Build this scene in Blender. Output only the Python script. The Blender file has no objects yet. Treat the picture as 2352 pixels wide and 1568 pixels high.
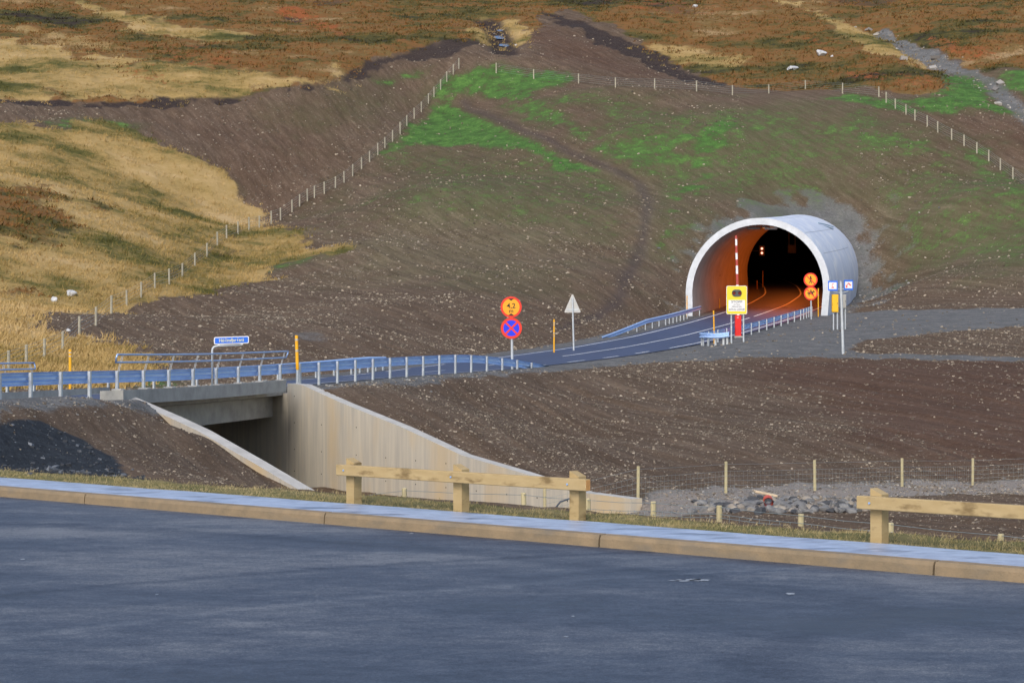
import bpy, bmesh, math, random
import numpy as np
from mathutils import Vector, Matrix

random.seed(7)
rng = np.random.default_rng(11)
R = math.radians
scene = bpy.context.scene
COL = scene.collection

# ---------------------------------------------------------------- camera
F, HX, HY, CAMZ = 5300.0, 1176.0, 720.0, 2.75      # focal length and horizon measured on a 2352 px wide frame
cam_d = bpy.data.cameras.new('camera')
cam = bpy.data.objects.new('camera', cam_d)
COL.objects.link(cam)
cam.location = (0, 0, CAMZ)
cam.rotation_euler = (R(90), 0, 0)
cam_d.sensor_width = 36.0
cam_d.lens = F / 2352.0 * 36.0
cam_d.shift_y = -64.0 / 2352.0
cam_d.clip_start = 0.5
cam_d.clip_end = 2000
scene.camera = cam

# ---------------------------------------------------------------- light
SUN_EL, SUN_AZ = R(40), R(196)                     # azimuth clockwise from +Y: behind the camera, a little to the left
w = bpy.data.worlds.new('World')
scene.world = w
w.use_nodes = True
nt = w.node_tree
sky = nt.nodes.new('ShaderNodeTexSky')
sky.sky_type = 'NISHITA'
sky.sun_disc = False
sky.sun_elevation = SUN_EL
sky.sun_rotation = SUN_AZ
sky.air_density = 1.0
sky.dust_density = 2.5
bg = nt.nodes['Background']
bg.inputs['Strength'].default_value = 0.15
nt.links.new(sky.outputs[0], bg.inputs[0])
sd = bpy.data.lights.new('sun', 'SUN')
sd.energy = 1.25
sd.angle = R(24)
sd.color = (1.0, 0.93, 0.83)
sun = bpy.data.objects.new('sun', sd)
COL.objects.link(sun)
sdir = Vector((math.sin(SUN_AZ) * math.cos(SUN_EL), math.cos(SUN_AZ) * math.cos(SUN_EL), math.sin(SUN_EL)))
sun.rotation_euler = sdir.to_track_quat('Z', 'Y').to_euler()
sun.location = (20, -40, 60)
vs = scene.view_settings
vs.view_transform = 'Standard'
vs.look = 'None'
vs.exposure = 0.42
vs.gamma = 1.0

# ---------------------------------------------------------------- helpers
def at(px, py, Y):
    return Vector(((px - HX) / F * Y, Y, CAMZ - (py - HY) / F * Y))

def tag(o, label=None, cat=None, group=None, kind=None):
    if label: o['label'] = label
    if cat: o['category'] = cat
    if group: o['group'] = group
    if kind: o['kind'] = kind
    return o

def thing(name, loc, label, cat, group=None):
    o = bpy.data.objects.new(name, None)
    COL.objects.link(o)
    o.empty_display_size = 0.3
    o.location = loc
    return tag(o, label, cat, group)

def wloc(o):
    v = Vector((0, 0, 0))
    while o is not None:
        v += o.location
        o = o.parent
    return v

class MB:
    """collects shapes in world coordinates; build() links them as one mesh, relative to its parent's place"""
    def __init__(s):
        s.v, s.f, s.m = [], [], []
    def add(s, vs_, fs_, mi=0):
        b = len(s.v)
        s.v += [tuple(v) for v in vs_]
        s.f += [tuple(b + i for i in f) for f in fs_]
        s.m += [mi] * len(fs_)
    def box(s, c, size, ax=None, mi=0, bev=0.0):
        """ax: (xdir, ydir, zdir) unit vectors"""
        c = Vector(c)
        X, Y, Z = ax or (Vector((1, 0, 0)), Vector((0, 1, 0)), Vector((0, 0, 1)))
        hx, hy, hz = size[0] / 2, size[1] / 2, size[2] / 2
        if bev <= 0:
            vs_ = [c + X * (hx * i) + Y * (hy * j) + Z * (hz * k) for i in (-1, 1) for j in (-1, 1) for k in (-1, 1)]
            s.add(vs_, [(0, 1, 3, 2), (4, 6, 7, 5), (0, 4, 5, 1), (2, 3, 7, 6), (0, 2, 6, 4), (1, 5, 7, 3)], mi)
            return
        b = min(bev, hx * .9, hy * .9, hz * .9)
        idx, vs_ = {}, []
        for i in (-1, 1):
            for j in (-1, 1):
                for k in (-1, 1):
                    for a in range(3):
                        h = [hx - b, hy - b, hz - b]
                        h[a] += b
                        idx[(i, j, k, a)] = len(vs_)
                        vs_.append(c + X * (h[0] * i) + Y * (h[1] * j) + Z * (h[2] * k))
        fs_ = []
        for a in range(3):
            o1, o2 = [q for q in range(3) if q != a]
            for sg in (-1, 1):
                def key(p, q):
                    t = [0, 0, 0]; t[a] = sg; t[o1] = p; t[o2] = q
                    return idx[(t[0], t[1], t[2], a)]
                f = [key(-1, -1), key(1, -1), key(1, 1), key(-1, 1)]
                if (sg < 0) ^ (a == 1): f = f[::-1]
                fs_.append(f)
        for a in range(3):
            o1, o2 = [q for q in range(3) if q != a]
            for p in (-1, 1):
                for q in (-1, 1):
                    def key(sg, which):
                        t = [0, 0, 0]; t[a] = sg; t[o1] = p; t[o2] = q
                        return idx[(t[0], t[1], t[2], which)]
                    fs_.append([key(-1, o1), key(1, o1), key(1, o2), key(-1, o2)])
        for i in (-1, 1):
            for j in (-1, 1):
                for k in (-1, 1):
                    fs_.append([idx[(i, j, k, 0)], idx[(i, j, k, 1)], idx[(i, j, k, 2)]])
        s.add(vs_, fs_, mi)
    def tube(s, pts, r, n=8, mi=0, cap=True):
        pts = [Vector(p) for p in pts]
        rings = []
        up0 = None
        for i, p in enumerate(pts):
            d = (pts[min(i + 1, len(pts) - 1)] - pts[max(i - 1, 0)]).normalized()
            if up0 is None:
                up0 = Vector((0, 0, 1)) if abs(d.z) < .9 else Vector((1, 0, 0))
            a = (up0 - d * up0.dot(d)).normalized()
            up0 = a
            b = d.cross(a)
            rr = r[i] if isinstance(r, (list, tuple)) else r
            rings.append([p + a * (rr * math.cos(2 * math.pi * k / n)) + b * (rr * math.sin(2 * math.pi * k / n)) for k in range(n)])
        vs_ = [v for ring in rings for v in ring]
        fs_ = []
        for i in range(len(pts) - 1):
            for k in range(n):
                k2 = (k + 1) % n
                fs_.append((i * n + k, i * n + k2, (i + 1) * n + k2, (i + 1) * n + k))
        if cap:
            fs_.append(tuple(range(n))[::-1])
            fs_.append(tuple((len(pts) - 1) * n + k for k in range(n)))
        s.add(vs_, fs_, mi)
    def sweep(s, pts, side, prof, mi=0, closed=True, ups=None):
        """pts: path; side: unit horizontal vector per point; prof: [(t, h)] loop"""
        n = len(prof)
        vs_ = []
        for i, (p, sd_) in enumerate(zip(pts, side)):
            for (t, h) in prof:
                vs_.append(Vector(p) + Vector(sd_) * t + Vector((0, 0, h)))
        fs_ = []
        for i in range(len(pts) - 1):
            for k in range(n if closed else n - 1):
                k2 = (k + 1) % n
                fs_.append((i * n + k, (i + 1) * n + k, (i + 1) * n + k2, i * n + k2))
        if closed:
            fs_.append(tuple(range(n)))
            fs_.append(tuple((len(pts) - 1) * n + k for k in range(n))[::-1])
        s.add(vs_, fs_, mi)
    def prism(s, outline, c, ax, depth, mi=0):
        """outline: [(u, v)] in the plane of ax[0], ax[1]; extruded along ax[2] from 0 to depth"""
        c = Vector(c)
        n = len(outline)
        vs_ = [c + ax[0] * u + ax[1] * v for u, v in outline] + [c + ax[0] * u + ax[1] * v + ax[2] * depth for u, v in outline]
        fs_ = [tuple(range(n))[::-1], tuple(range(n, 2 * n))]
        fs_ += [(k, (k + 1) % n, n + (k + 1) % n, n + k) for k in range(n)]
        s.add(vs_, fs_, mi)
    def build(s, name, mats, parent=None, smooth=False, origin=None, recalc=True):
        me = bpy.data.meshes.new(name)
        if parent is not None:
            off = wloc(parent)
        else:
            off = Vector(origin) if origin is not None else Vector((0, 0, 0))
        me.from_pydata([(v[0] - off.x, v[1] - off.y, v[2] - off.z) for v in s.v], [], s.f)
        if not isinstance(mats, (list, tuple)): mats = [mats]
        for m_ in mats: me.materials.append(m_)
        if len(mats) > 1: me.polygons.foreach_set('material_index', s.m)
        if recalc:
            bm = bmesh.new(); bm.from_mesh(me)
            bmesh.ops.recalc_face_normals(bm, faces=bm.faces)
            bm.to_mesh(me); bm.free()
        if smooth: me.polygons.foreach_set('use_smooth', [True] * len(me.polygons))
        me.update()
        o = bpy.data.objects.new(name, me)
        COL.objects.link(o)
        if parent is not None: o.parent = parent
        else: o.location = off
        return o

def fast_mesh(name, V, tris=None, quads=None, mats=(), smooth=False):
    me = bpy.data.meshes.new(name)
    me.vertices.add(len(V))
    me.vertices.foreach_set('co', np.asarray(V, dtype=np.float32).ravel())
    fl = quads if quads is not None else tris
    k = fl.shape[1]
    me.loops.add(fl.size)
    me.loops.foreach_set('vertex_index', fl.astype(np.int32).ravel())
    me.polygons.add(len(fl))
    me.polygons.foreach_set('loop_start', np.arange(0, fl.size, k, dtype=np.int32))
    me.polygons.foreach_set('loop_total', np.full(len(fl), k, dtype=np.int32))
    me.polygons.foreach_set('use_smooth', np.full(len(fl), smooth, dtype=bool))
    for m_ in mats: me.materials.append(m_)
    me.update(calc_edges=True)
    me.validate()
    o = bpy.data.objects.new(name, me)
    COL.objects.link(o)
    return o

def circle(r, n=40, sx=1.0):
    return [(r * sx * math.cos(2 * math.pi * k / n), r * math.sin(2 * math.pi * k / n)) for k in range(n)]

def rrect(w_, h_, r, n=5):
    out = []
    for cx, cy, a0 in ((w_ / 2 - r, h_ / 2 - r, 0), (-w_ / 2 + r, h_ / 2 - r, 90), (-w_ / 2 + r, -h_ / 2 + r, 180), (w_ / 2 - r, -h_ / 2 + r, 270)):
        for k in range(n + 1):
            a = R(a0 + 90 * k / n)
            out.append((cx + r * math.cos(a), cy + r * math.sin(a)))
    return out

def text_part(name, body, size, c, ax, m, parent, depth=0.004, align='CENTER', stretch=1.0):
    cu = bpy.data.curves.new(name, 'FONT')
    cu.body = body
    cu.size = size
    cu.align_x = align
    cu.align_y = 'CENTER'
    cu.extrude = depth / 2
    cu.offset = size * 0.012
    tmp = bpy.data.objects.new(name + '_curve', cu)
    COL.objects.link(tmp)
    bpy.context.view_layer.update()
    me = bpy.data.meshes.new_from_object(tmp.evaluated_get(bpy.context.evaluated_depsgraph_get()))
    bpy.data.objects.remove(tmp)
    off = wloc(parent)
    c = Vector(c) - off
    for v in me.vertices:
        p = v.co.copy()
        v.co = c + ax[0] * (p.x * stretch) + ax[1] * p.y + ax[2] * (p.z + depth / 2)
    me.materials.clear()
    me.materials.append(m)
    me.name = name
    o = bpy.data.objects.new(name, me)
    COL.objects.link(o)
    o.parent = parent
    return o

# ---------------------------------------------------------------- materials
def mat(name, col, rough=0.6, metal=0.0, var=0.0, scale=8.0, bump=0.0, bscale=60.0, col2=None, stretch=None, emit=None, estr=0.0, spec=0.5, streak=None):
    m = bpy.data.materials.new(name)
    m.use_nodes = True
    n, l = m.node_tree.nodes, m.node_tree.links
    b = n['Principled BSDF']
    b.inputs['Base Color'].default_value = (*col, 1)
    b.inputs['Roughness'].default_value = rough
    b.inputs['Metallic'].default_value = metal
    b.inputs['Specular IOR Level'].default_value = spec
    tc = n.new('ShaderNodeTexCoord')
    mp = n.new('ShaderNodeMapping')
    l.new(tc.outputs['Object'], mp.inputs[0])
    if stretch: mp.inputs['Scale'].default_value = stretch
    if var > 0 or col2:
        ns = n.new('ShaderNodeTexNoise')
        ns.inputs['Scale'].default_value = scale
        ns.inputs['Detail'].default_value = 6
        ns.inputs['Roughness'].default_value = 0.65
        l.new(mp.outputs[0], ns.inputs['Vector'])
        rp = n.new('ShaderNodeValToRGB')
        c2 = col2 or tuple(min(1, c * (1 - var)) for c in col)
        c1 = col if col2 else tuple(min(1, c * (1 + var)) for c in col)
        rp.color_ramp.elements[0].position = .32
        rp.color_ramp.elements[1].position = .68
        rp.color_ramp.elements[0].color = (*c2, 1)
        rp.color_ramp.elements[1].color = (*c1, 1)
        l.new(ns.outputs['Fac'], rp.inputs[0])
        out = rp.outputs[0]
        if streak:
            s_vec, s_col, s_lo, s_hi = streak
            mp2 = n.new('ShaderNodeMapping'); mp2.inputs['Scale'].default_value = s_vec
            l.new(tc.outputs['Object'], mp2.inputs[0])
            n2 = n.new('ShaderNodeTexNoise'); n2.inputs['Scale'].default_value = 1; n2.inputs['Detail'].default_value = 5
            l.new(mp2.outputs[0], n2.inputs['Vector'])
            r2 = n.new('ShaderNodeMapRange'); r2.inputs[1].default_value = s_lo; r2.inputs[2].default_value = s_hi
            l.new(n2.outputs['Fac'], r2.inputs[0])
            mx = n.new('ShaderNodeMix'); mx.data_type = 'RGBA'
            l.new(r2.outputs[0], mx.inputs[0]); l.new(out, mx.inputs[6]); mx.inputs[7].default_value = (*s_col, 1)
            out = mx.outputs[2]
        l.new(out, b.inputs['Base Color'])
    if bump > 0:
        nb = n.new('ShaderNodeTexNoise')
        nb.inputs['Scale'].default_value = bscale
        nb.inputs['Detail'].default_value = 4
        l.new(mp.outputs[0], nb.inputs['Vector'])
        bp = n.new('ShaderNodeBump')
        bp.inputs['Strength'].default_value = bump
        bp.inputs['Distance'].default_value = 0.02
        l.new(nb.outputs['Fac'], bp.inputs['Height'])
        l.new(bp.outputs[0], b.inputs['Normal'])
    if emit:
        b.inputs['Emission Color'].default_value = (*emit, 1)
        b.inputs['Emission Strength'].default_value = estr
    return m

M = {}
M['galv'] = mat('galvanised_steel', (.44, .63, 1.0), .36, .45, var=.10, scale=3.0)
M['galv_post'] = mat('galvanised_post', (.55, .59, .62), .5, .45, var=.15, scale=5)
M['pipe'] = mat('handrail_pipe', (.34, .48, .74), .35, .7, var=.1, scale=4)
M['steel_dark'] = mat('dark_steel', (.10, .12, .15), .45, .6)
M['conc_new'] = mat('fresh_concrete', (.58, .525, .42), .85, var=.0, scale=1.1, col2=(.42, .39, .335), stretch=(5, 5, .30), bump=.3, bscale=6, streak=((.55, .55, .22), (.56, .44, .275), .50, .68))
M['conc_grey'] = mat('grey_concrete', (.33, .33, .31), .85, var=.18, scale=2.2, bump=.25, bscale=30)
M['conc_pale'] = mat('pale_concrete', (.45, .44, .41), .85, var=.15, scale=2.5, bump=.2, bscale=30)
M['tube_out'] = mat('tunnel_concrete', (.55, .61, .74), .5, var=.0, scale=.8, col2=(.66, .72, .82), bump=.15, bscale=8, streak=((1.6, .25, .6), (.76, .79, .84), .5, .7))
M['tube_in'] = mat('tunnel_lining', (.40, .37, .33), .8, var=.18, scale=.7, bump=.15, bscale=6)
M['rim'] = mat('portal_rim_concrete', (.53, .56, .60), .75, var=.12, scale=1.5)
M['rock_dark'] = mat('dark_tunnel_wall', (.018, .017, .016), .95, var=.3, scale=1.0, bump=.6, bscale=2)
M['wood'] = mat('pressure_treated_timber', (.38, .275, .125), .75, col2=(.46, .345, .175), scale=3.0, stretch=(1, 1, 4), bump=.15, bscale=50, streak=((3.2, 3.2, 8), (.20, .135, .055), .55, .68))
M['wood_end'] = mat('timber_end_grain', (.52, .27, .09), .8, var=.2, scale=20)
M['post_wood'] = mat('fence_post_wood', (.47, .41, .24), .8, var=.15, scale=4)
M['post_old'] = mat('hill_post_wood', (.40, .37, .285), .8, var=.2, scale=4)
M['wire'] = mat('fence_wire', (.30, .36, .36), .5, .5)
M['yellow'] = mat('yellow_plastic', (.85, .42, .012), .45, var=.05, scale=3)
M['refl'] = mat('grey_reflector', (.42, .43, .42), .4)
M['board_yellow'] = mat('board_yellow', (.80, .66, .035), .45, var=.03, scale=2)
M['white'] = mat('white_paint', (.78, .79, .80), .45, var=.05, scale=4)
M['cream'] = mat('sign_back_grey', (.50, .50, .48), .5, .3, var=.06, scale=5)
M['red'] = mat('sign_red', (.75, .035, .018), .4)
M['boom_red'] = mat('boom_red', (.42, .06, .05), .5, var=.1, scale=6)
M['box_red'] = mat('barrier_red', (.72, .016, .014), .4, var=.06, scale=3)
M['orange'] = mat('sign_amber', (.88, .38, .015), .4)
M['blue'] = mat('sign_blue', (.008, .035, .78), .4)
M['blue2'] = mat('panel_blue', (.01, .15, .76), .4)
M['black'] = mat('sign_black', (.012, .010, .010), .5)
M['lamp_red'] = mat('unlit_red_lamp', (.16, .006, .01), .15)
M['lamp_grey'] = mat('lamp_housing', (.08, .085, .09), .5)
M['text_grey'] = mat('text_grey', (.16, .17, .19), .6)
M['letter'] = mat('letter_pale', (.76, .76, .38), .5)
M['cab_grey'] = mat('cabinet_grey', (.36, .36, .34), .5, var=.06, scale=3)
M['cab_yellow'] = mat('cabinet_yellow', (.86, .48, .015), .45, var=.04, scale=2)
M['asphalt'] = mat('road_asphalt', (.045, .060, .118), .62, var=.12, scale=.5, stretch=(1, .2, 1))
M['marking'] = mat('road_marking', (.72, .74, .76), .6, var=.1, scale=3)
M['boulder'] = mat('pale_boulder', (.48, .49, .50), .85, var=.25, scale=3, bump=.4, bscale=9)
M['rock'] = mat('grey_rock', (.17, .17, .17), .85, var=.4, scale=4, bump=.5, bscale=14)
M['rock2'] = mat('dark_rock', (.055, .058, .065), .8, var=.4, scale=4, bump=.5, bscale=14)
M['rock3'] = mat('tan_rock', (.27, .24, .20), .85, var=.3, scale=4, bump=.5, bscale=14)
M['pipe_orange'] = mat('orange_pipe', (.62, .07, .02), .5)
M['slab'] = mat('pale_slab', (.56, .44, .30), .8, var=.2, scale=6)
M['dark_gap'] = mat('joint_filler', (.02, .022, .024), .9)

# ---------------------------------------------------------------- noise
def _h(ix, iy, s):
    t = np.sin(ix * 127.1 + iy * 311.7 + s * 74.7) * 43758.5453
    return t - np.floor(t)
def vnoise(x, y, s=0):
    ix, iy = np.floor(x), np.floor(y)
    fx, fy = x - ix, y - iy
    fx = fx * fx * fx * (fx * (fx * 6 - 15) + 10); fy = fy * fy * fy * (fy * (fy * 6 - 15) + 10)
    a = _h(ix, iy, s); b = _h(ix + 1, iy, s); c = _h(ix, iy + 1, s); d = _h(ix + 1, iy + 1, s)
    return (a + (b - a) * fx + (c - a) * fy + (a - b - c + d) * fx * fy) * 2 - 1
def fbm(x, y, sc, o=4, s=0, g=.5):
    t = np.zeros_like(x); amp = 1.0; tot = 0
    c_, s_ = math.cos(.6), math.sin(.6)
    x, y = x / sc, y / sc
    for k in range(o):
        t += amp * vnoise(x, y, s + k * 3.1); tot += amp
        amp *= g
        x, y = (x * c_ - y * s_) * 2.03 + 11.3, (x * s_ + y * c_) * 2.03 + 5.7
    return t / tot
def sstep(a, b, x):
    t = np.clip((x - a) / (b - a), 0, 1)
    return t * t * (3 - 2 * t)

# ---------------------------------------------------------------- road geometry
post_px = [60, 130, 197, 258, 320, 380, 436, 490, 541, 590, 638, 681, 726, 769, 810, 850, 890, 928, 965, 1002, 1039, 1075, 1112, 1149, 1184, 1220]
NR = []
Yc_ = 54.0
NR.append(((post_px[0] - HX) / F * Yc_, Yc_))
for p in post_px[1:]:
    k = (p - HX) / F
    X0, Y0 = NR[-1]
    a, b, c = k * k + 1, -2 * (k * X0 + Y0), X0 * X0 + Y0 * Y0 - 4
    Yn = (-b + math.sqrt(b * b - 4 * a * c)) / (2 * a)
    NR.append((k * Yn, Yn))
NR = np.array(NR)
for _ in range(4):
    NR[1:-1] = (NR[:-2] + 2 * NR[1:-1] + NR[2:]) / 4
back = []
h0 = math.atan2(NR[1, 0] - NR[0, 0], NR[1, 1] - NR[0, 1])
p = NR[0].copy()
for k in range(12):
    h0 -= R(.9)
    p = p - 2.0 * np.array((math.sin(h0), math.cos(h0)))
    back.append(p.copy())
NRX = np.vstack([np.array(back[::-1]), NR])
dn = np.gradient(NRX, axis=0); dn /= np.linalg.norm(dn, axis=1)[:, None]
CEN = NRX + 4.25 * np.stack([-dn[:, 1], dn[:, 0]], 1)
ctrl = np.vstack([CEN, np.array([(-.2, 112.8), (2.67, 122), (6.8, 135), (11.0, 148.8), (15.1, 162), (18.4, 173), (22.8, 191), (26.4, 210), (28.3, 229), (28.9, 245), (28.6, 262)])])
seg = np.r_[0, np.cumsum(np.linalg.norm(np.diff(ctrl, axis=0), axis=1))]
S = np.arange(0, seg[-1], 1.0)
RC = np.stack([np.interp(S, seg, ctrl[:, 0]), np.interp(S, seg, ctrl[:, 1])], 1)
for _ in range(30):
    RC[1:-1] = (RC[:-2] + 2 * RC[1:-1] + RC[2:]) / 4
RD = np.gradient(RC, axis=0); RD /= np.linalg.norm(RD, axis=1)[:, None]
RN = np.stack([RD[:, 1], -RD[:, 0]], 1)           # right of travel
zk = np.array([(20, .75, 1.15), (40, .5, .82), (57, .30, .58), (63, .2, .46), (68, .12, .39), (75, .0, .36), (81, -.05, .35), (89, -.09, .35), (96, -.09, .32), (104, .02, .33), (112, .22, .42), (122, .42, .55), (135, .74, .88), (149, 1.25, 1.36), (163, 2.0, 2.08), (173, 2.6, 2.6), (191, 3.5, 3.5), (229, 5.5, 5.5), (262, 7.2, 7.2)])
ZL = np.interp(RC[:, 1], zk[:, 0], zk[:, 1]); ZR = np.interp(RC[:, 1], zk[:, 0], zk[:, 2])
for _ in range(12):
    ZL[1:-1] = (ZL[:-2] + 2 * ZL[1:-1] + ZL[2:]) / 4
    ZR[1:-1] = (ZR[:-2] + 2 * ZR[1:-1] + ZR[2:]) / 4
def road_z(i, lat):
    t = (lat + 4.0) / 8.0
    return ZL[i] * (1 - t) + ZR[i] * t
def road_pt(i, lat, dz=0.0):
    i0 = int(i); fr = i - i0
    i1 = min(i0 + 1, len(RC) - 1)
    q = (RC[i0] + RN[i0] * lat) * (1 - fr) + (RC[i1] + RN[i1] * lat) * fr
    z = road_z(i0, lat) * (1 - fr) + road_z(i1, lat) * fr
    return Vector((q[0], q[1], z + dz))
def road_at_y(Y, lat):
    ys = RC[:, 1] + RN[:, 1] * lat
    return float(np.interp(Y, ys, np.arange(len(ys))))
def road_near(X, Y):
    """index of nearest centre sample and signed lateral offset, for arrays"""
    idx = np.zeros(X.shape, int); best = np.full(X.shape, 1e9)
    for a in range(len(RC)):
        d = (X - RC[a, 0]) ** 2 + (Y - RC[a, 1]) ** 2
        mk = d < best
        best[mk] = d[mk]; idx[mk] = a
    lat = (X - RC[idx, 0]) * RN[idx, 0] + (Y - RC[idx, 1]) * RN[idx, 1]
    return idx, lat, np.sqrt(best)
MOUTH = road_at_y(173.0, 0)

# ---------------------------------------------------------------- bridge walls (plan)
WD = np.array((.582, -.813)); WN = np.array((.813, .582))
LW = [(-10.45, 61.15, .68), (-10.0, 60.5, .62), (-8.27, 58.1, .13), (-7.45, 57.0, -.13), (-5.82, 54.65, -.76), (-4.7, 53.1, -1.22), (-3.0, 50.7, -1.90), (-1.9, 49.2, -2.32)]
RW = [(-7.25, 74.5, .50), (-6.72, 73.7, .48), (-5.28, 71.7, -.03), (-3.32, 69.0, -.635), (-1.45, 66.4, -1.32), (.29, 63.9, -1.66), (1.9, 61.7, -2.03), (3.1, 60.0, -2.06)]
def wall_line(p0):
    p0 = np.array(p0[:2])
    return p0

# ---------------------------------------------------------------- terrain control points
CP = []
def cp(*a):
    for (px, py, Y) in a:
        v = at(px, py, Y)
        CP.append((v.x, v.y, v.z))
cp((0, 0, 300), (600, 0, 305), (1176, 0, 312), (1760, 0, 302), (2352, 0, 296), (-400, 0, 296), (2750, 0, 292))
cp((0, 235, 225), (400, 235, 235), (800, 190, 246), (1053, 135, 258), (1250, 40, 288), (1500, 150, 262), (1680, 205, 246), (2000, 205, 241), (2160, 220, 236), (2352, 270, 226), (-400, 240, 222), (2750, 300, 215))
cp((600, 90, 270), (200, 110, 262), (1000, 60, 282), (1800, 100, 270), (2200, 100, 262), (2100, 20, 288))
cp((0, 285, 215), (270, 290, 223), (500, 400, 217), (560, 470, 214), (0, 500, 175), (300, 500, 190), (600, 590, 190), (0, 700, 140), (300, 690, 160), (100, 800, 118), (0, 850, 104), (620, 640, 177), (-400, 700, 130), (-400, 500, 170), (-300, 850, 95))
cp((220, 748, 152), (671, 487, 212), (500, 560, 192), (850, 370, 226), (950, 270, 245), (1000, 215, 251))
cp((800, 560, 187), (1000, 560, 190), (1000, 430, 206), (1200, 400, 215), (1300, 250, 236), (1500, 250, 233), (1250, 170, 251), (1330, 190, 247), (1500, 205, 241), (1200, 600, 181), (1000, 700, 151), (800, 760, 131), (700, 830, 115), (1200, 780, 143), (1350, 740, 157), (1420, 680, 171), (1480, 440, 208), (1440, 640, 177))
cp((1540, 600, 188), (1560, 450, 206), (1650, 300, 223), (1800, 230, 236), (1850, 300, 225), (1850, 435, 212), (1850, 482, 208), (1740, 490, 203), (1640, 540, 195), (1555, 700, 176), (1978, 672, 197), (1995, 600, 201), (2010, 520, 206), (2000, 430, 212), (1930, 470, 209.5), (2100, 650, 185), (2250, 680, 173), (2352, 690, 167), (2352, 500, 196), (2200, 450, 203), (2100, 300, 223), (2352, 400, 212), (2200, 280, 226), (2750, 690, 160), (2750, 480, 190))
cp((1940, 705, 178), (1900, 722, 171), (2000, 717, 166), (2352, 712, 159), (1950, 760, 143), (2352, 750, 143), (1760, 765, 146), (1700, 786, 132), (1930, 812, 122), (2352, 822, 120), (2150, 790, 131), (1500, 818, 118), (1320, 842, 108), (2352, 833, 116), (2750, 750, 143), (2750, 830, 118), (1620, 795, 129))
cp((1300, 900, 95), (1300, 1000, 82), (1600, 900, 98), (1600, 1000, 82), (1450, 1080, 70), (2000, 900, 98), (2000, 1000, 83), (2352, 900, 98), (2352, 1000, 84), (2352, 1090, 75), (1700, 1100, 69), (1465, 1157, 62), (1666, 1135, 65), (1872, 1131, 67), (2072, 1119, 70), (2234, 1115, 74), (1800, 1160, 58), (1500, 1190, 51), (2000, 1180, 53), (2000, 1222, 45), (2352, 1250, 42), (2352, 1180, 54), (2750, 1000, 84), (2750, 1200, 50))
cp((300, 1100, 44.5), (0, 1100, 43), (0, 965, 50), (300, 930, 57.5), (300, 1000, 52), (150, 920, 55.5), (-300, 1000, 46), (-300, 900, 55))
for (x, y, z) in RW:
    for d_, e_ in ((.4, -.16), (1.3, -.10)): CP.append((x + WN[0] * d_, y + WN[1] * d_, z + e_))
for k_, (x, y, z) in enumerate(LW[:6]):
    for d_, e_ in (((.45, -.16), (1.3, -.16)) if k_ < 3 else ((.42, -.03), (1.2, .14), (2.5, .36))): CP.append((x - WN[0] * d_, y - WN[1] * d_, z + e_))
CP += [(-1, 55, -2.4), (1.5, 57, -2.3), (0, 50, -2.2), (-3.5, 45, -1.0), (0, 42, -1.7), (3, 40, -1.5), (5, 45, -1.6)]
for i in range(4, int(MOUTH), 8):
    q = road_pt(i, 5.0); CP.append((q.x, q.y, q.z - .1))
    q = road_pt(i, -5.2); CP.append((q.x, q.y, q.z - .12))
for k_, dz_ in ((1, -.05), (5, .05), (9, .12), (13, .2), (17, .3), (20.5, .45)):
    q = road_pt(MOUTH + k_, 6.4); CP.append((q.x, q.y, q.z + dz_))
for X in (-130, -70, 0, 70, 130):
    CP.append((X, 430, 80)); CP.append((X, 370, 63.5))
CP = np.array(CP)
def tps(r2):
    return np.where(r2 > 0, .5 * r2 * np.log(r2 + 1e-9), 0)
n_ = len(CP)
A = np.zeros((n_ + 3, n_ + 3))
d2 = ((CP[:, None, :2] - CP[None, :, :2]) / 50.0) ** 2
A[:n_, :n_] = tps(d2.sum(2)) + np.eye(n_) * 4e-5
A[:n_, n_:] = np.c_[np.ones(n_), CP[:, :2] / 50.0]
A[n_:, :n_] = A[:n_, n_:].T
W_ = np.linalg.solve(A, np.r_[CP[:, 2], 0, 0, 0])
def base_h(X, Y):
    out = np.empty(X.size); xf, yf = X.ravel() / 50.0, Y.ravel() / 50.0
    for a in range(0, X.size, 20000):
        xs, ys = xf[a:a + 20000, None], yf[a:a + 20000, None]
        r2 = (xs - CP[None, :, 0] / 50.0) ** 2 + (ys - CP[None, :, 1] / 50.0) ** 2
        out[a:a + 20000] = tps(r2) @ W_[:n_] + W_[n_] + W_[n_ + 1] * xs[:, 0] + W_[n_ + 2] * ys[:, 0]
    return out.reshape(X.shape)

# kerb line in plan
KN = np.array((.652, .758)); KD = np.array((.758, -.652)); KC = 21.28
def kpt(n, t, z=0.0):
    """n metres from the kerb face (away from the lot), t metres along it, 0 abreast of the camera axis"""
    o = KN * (KC + n) + KD * t
    return Vector((o[0], o[1], z))

NU, NV = 470, 860
uu = np.linspace(-.30, .30, NU)
vv = 22.0 * (430 / 22.0) ** (np.arange(NV) / (NV - 1))
GY = np.repeat(vv[:, None], NU, 1)
GX = uu[None, :] * GY
GZ = base_h(GX, GY)
RI, RL, RDI = road_near(GX, GY)
# natural roughness
calm = sstep(4.4, 9, np.abs(RL)) if False else sstep(4.5, 10, RDI)
upl = sstep(150, 230, GY)
GZ += calm * (fbm(GX, GY, 9, 4, 1) * (.10 + .35 * upl) + fbm(GX, GY, 1.6, 3, 7) * (.035 + .07 * upl))
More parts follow.
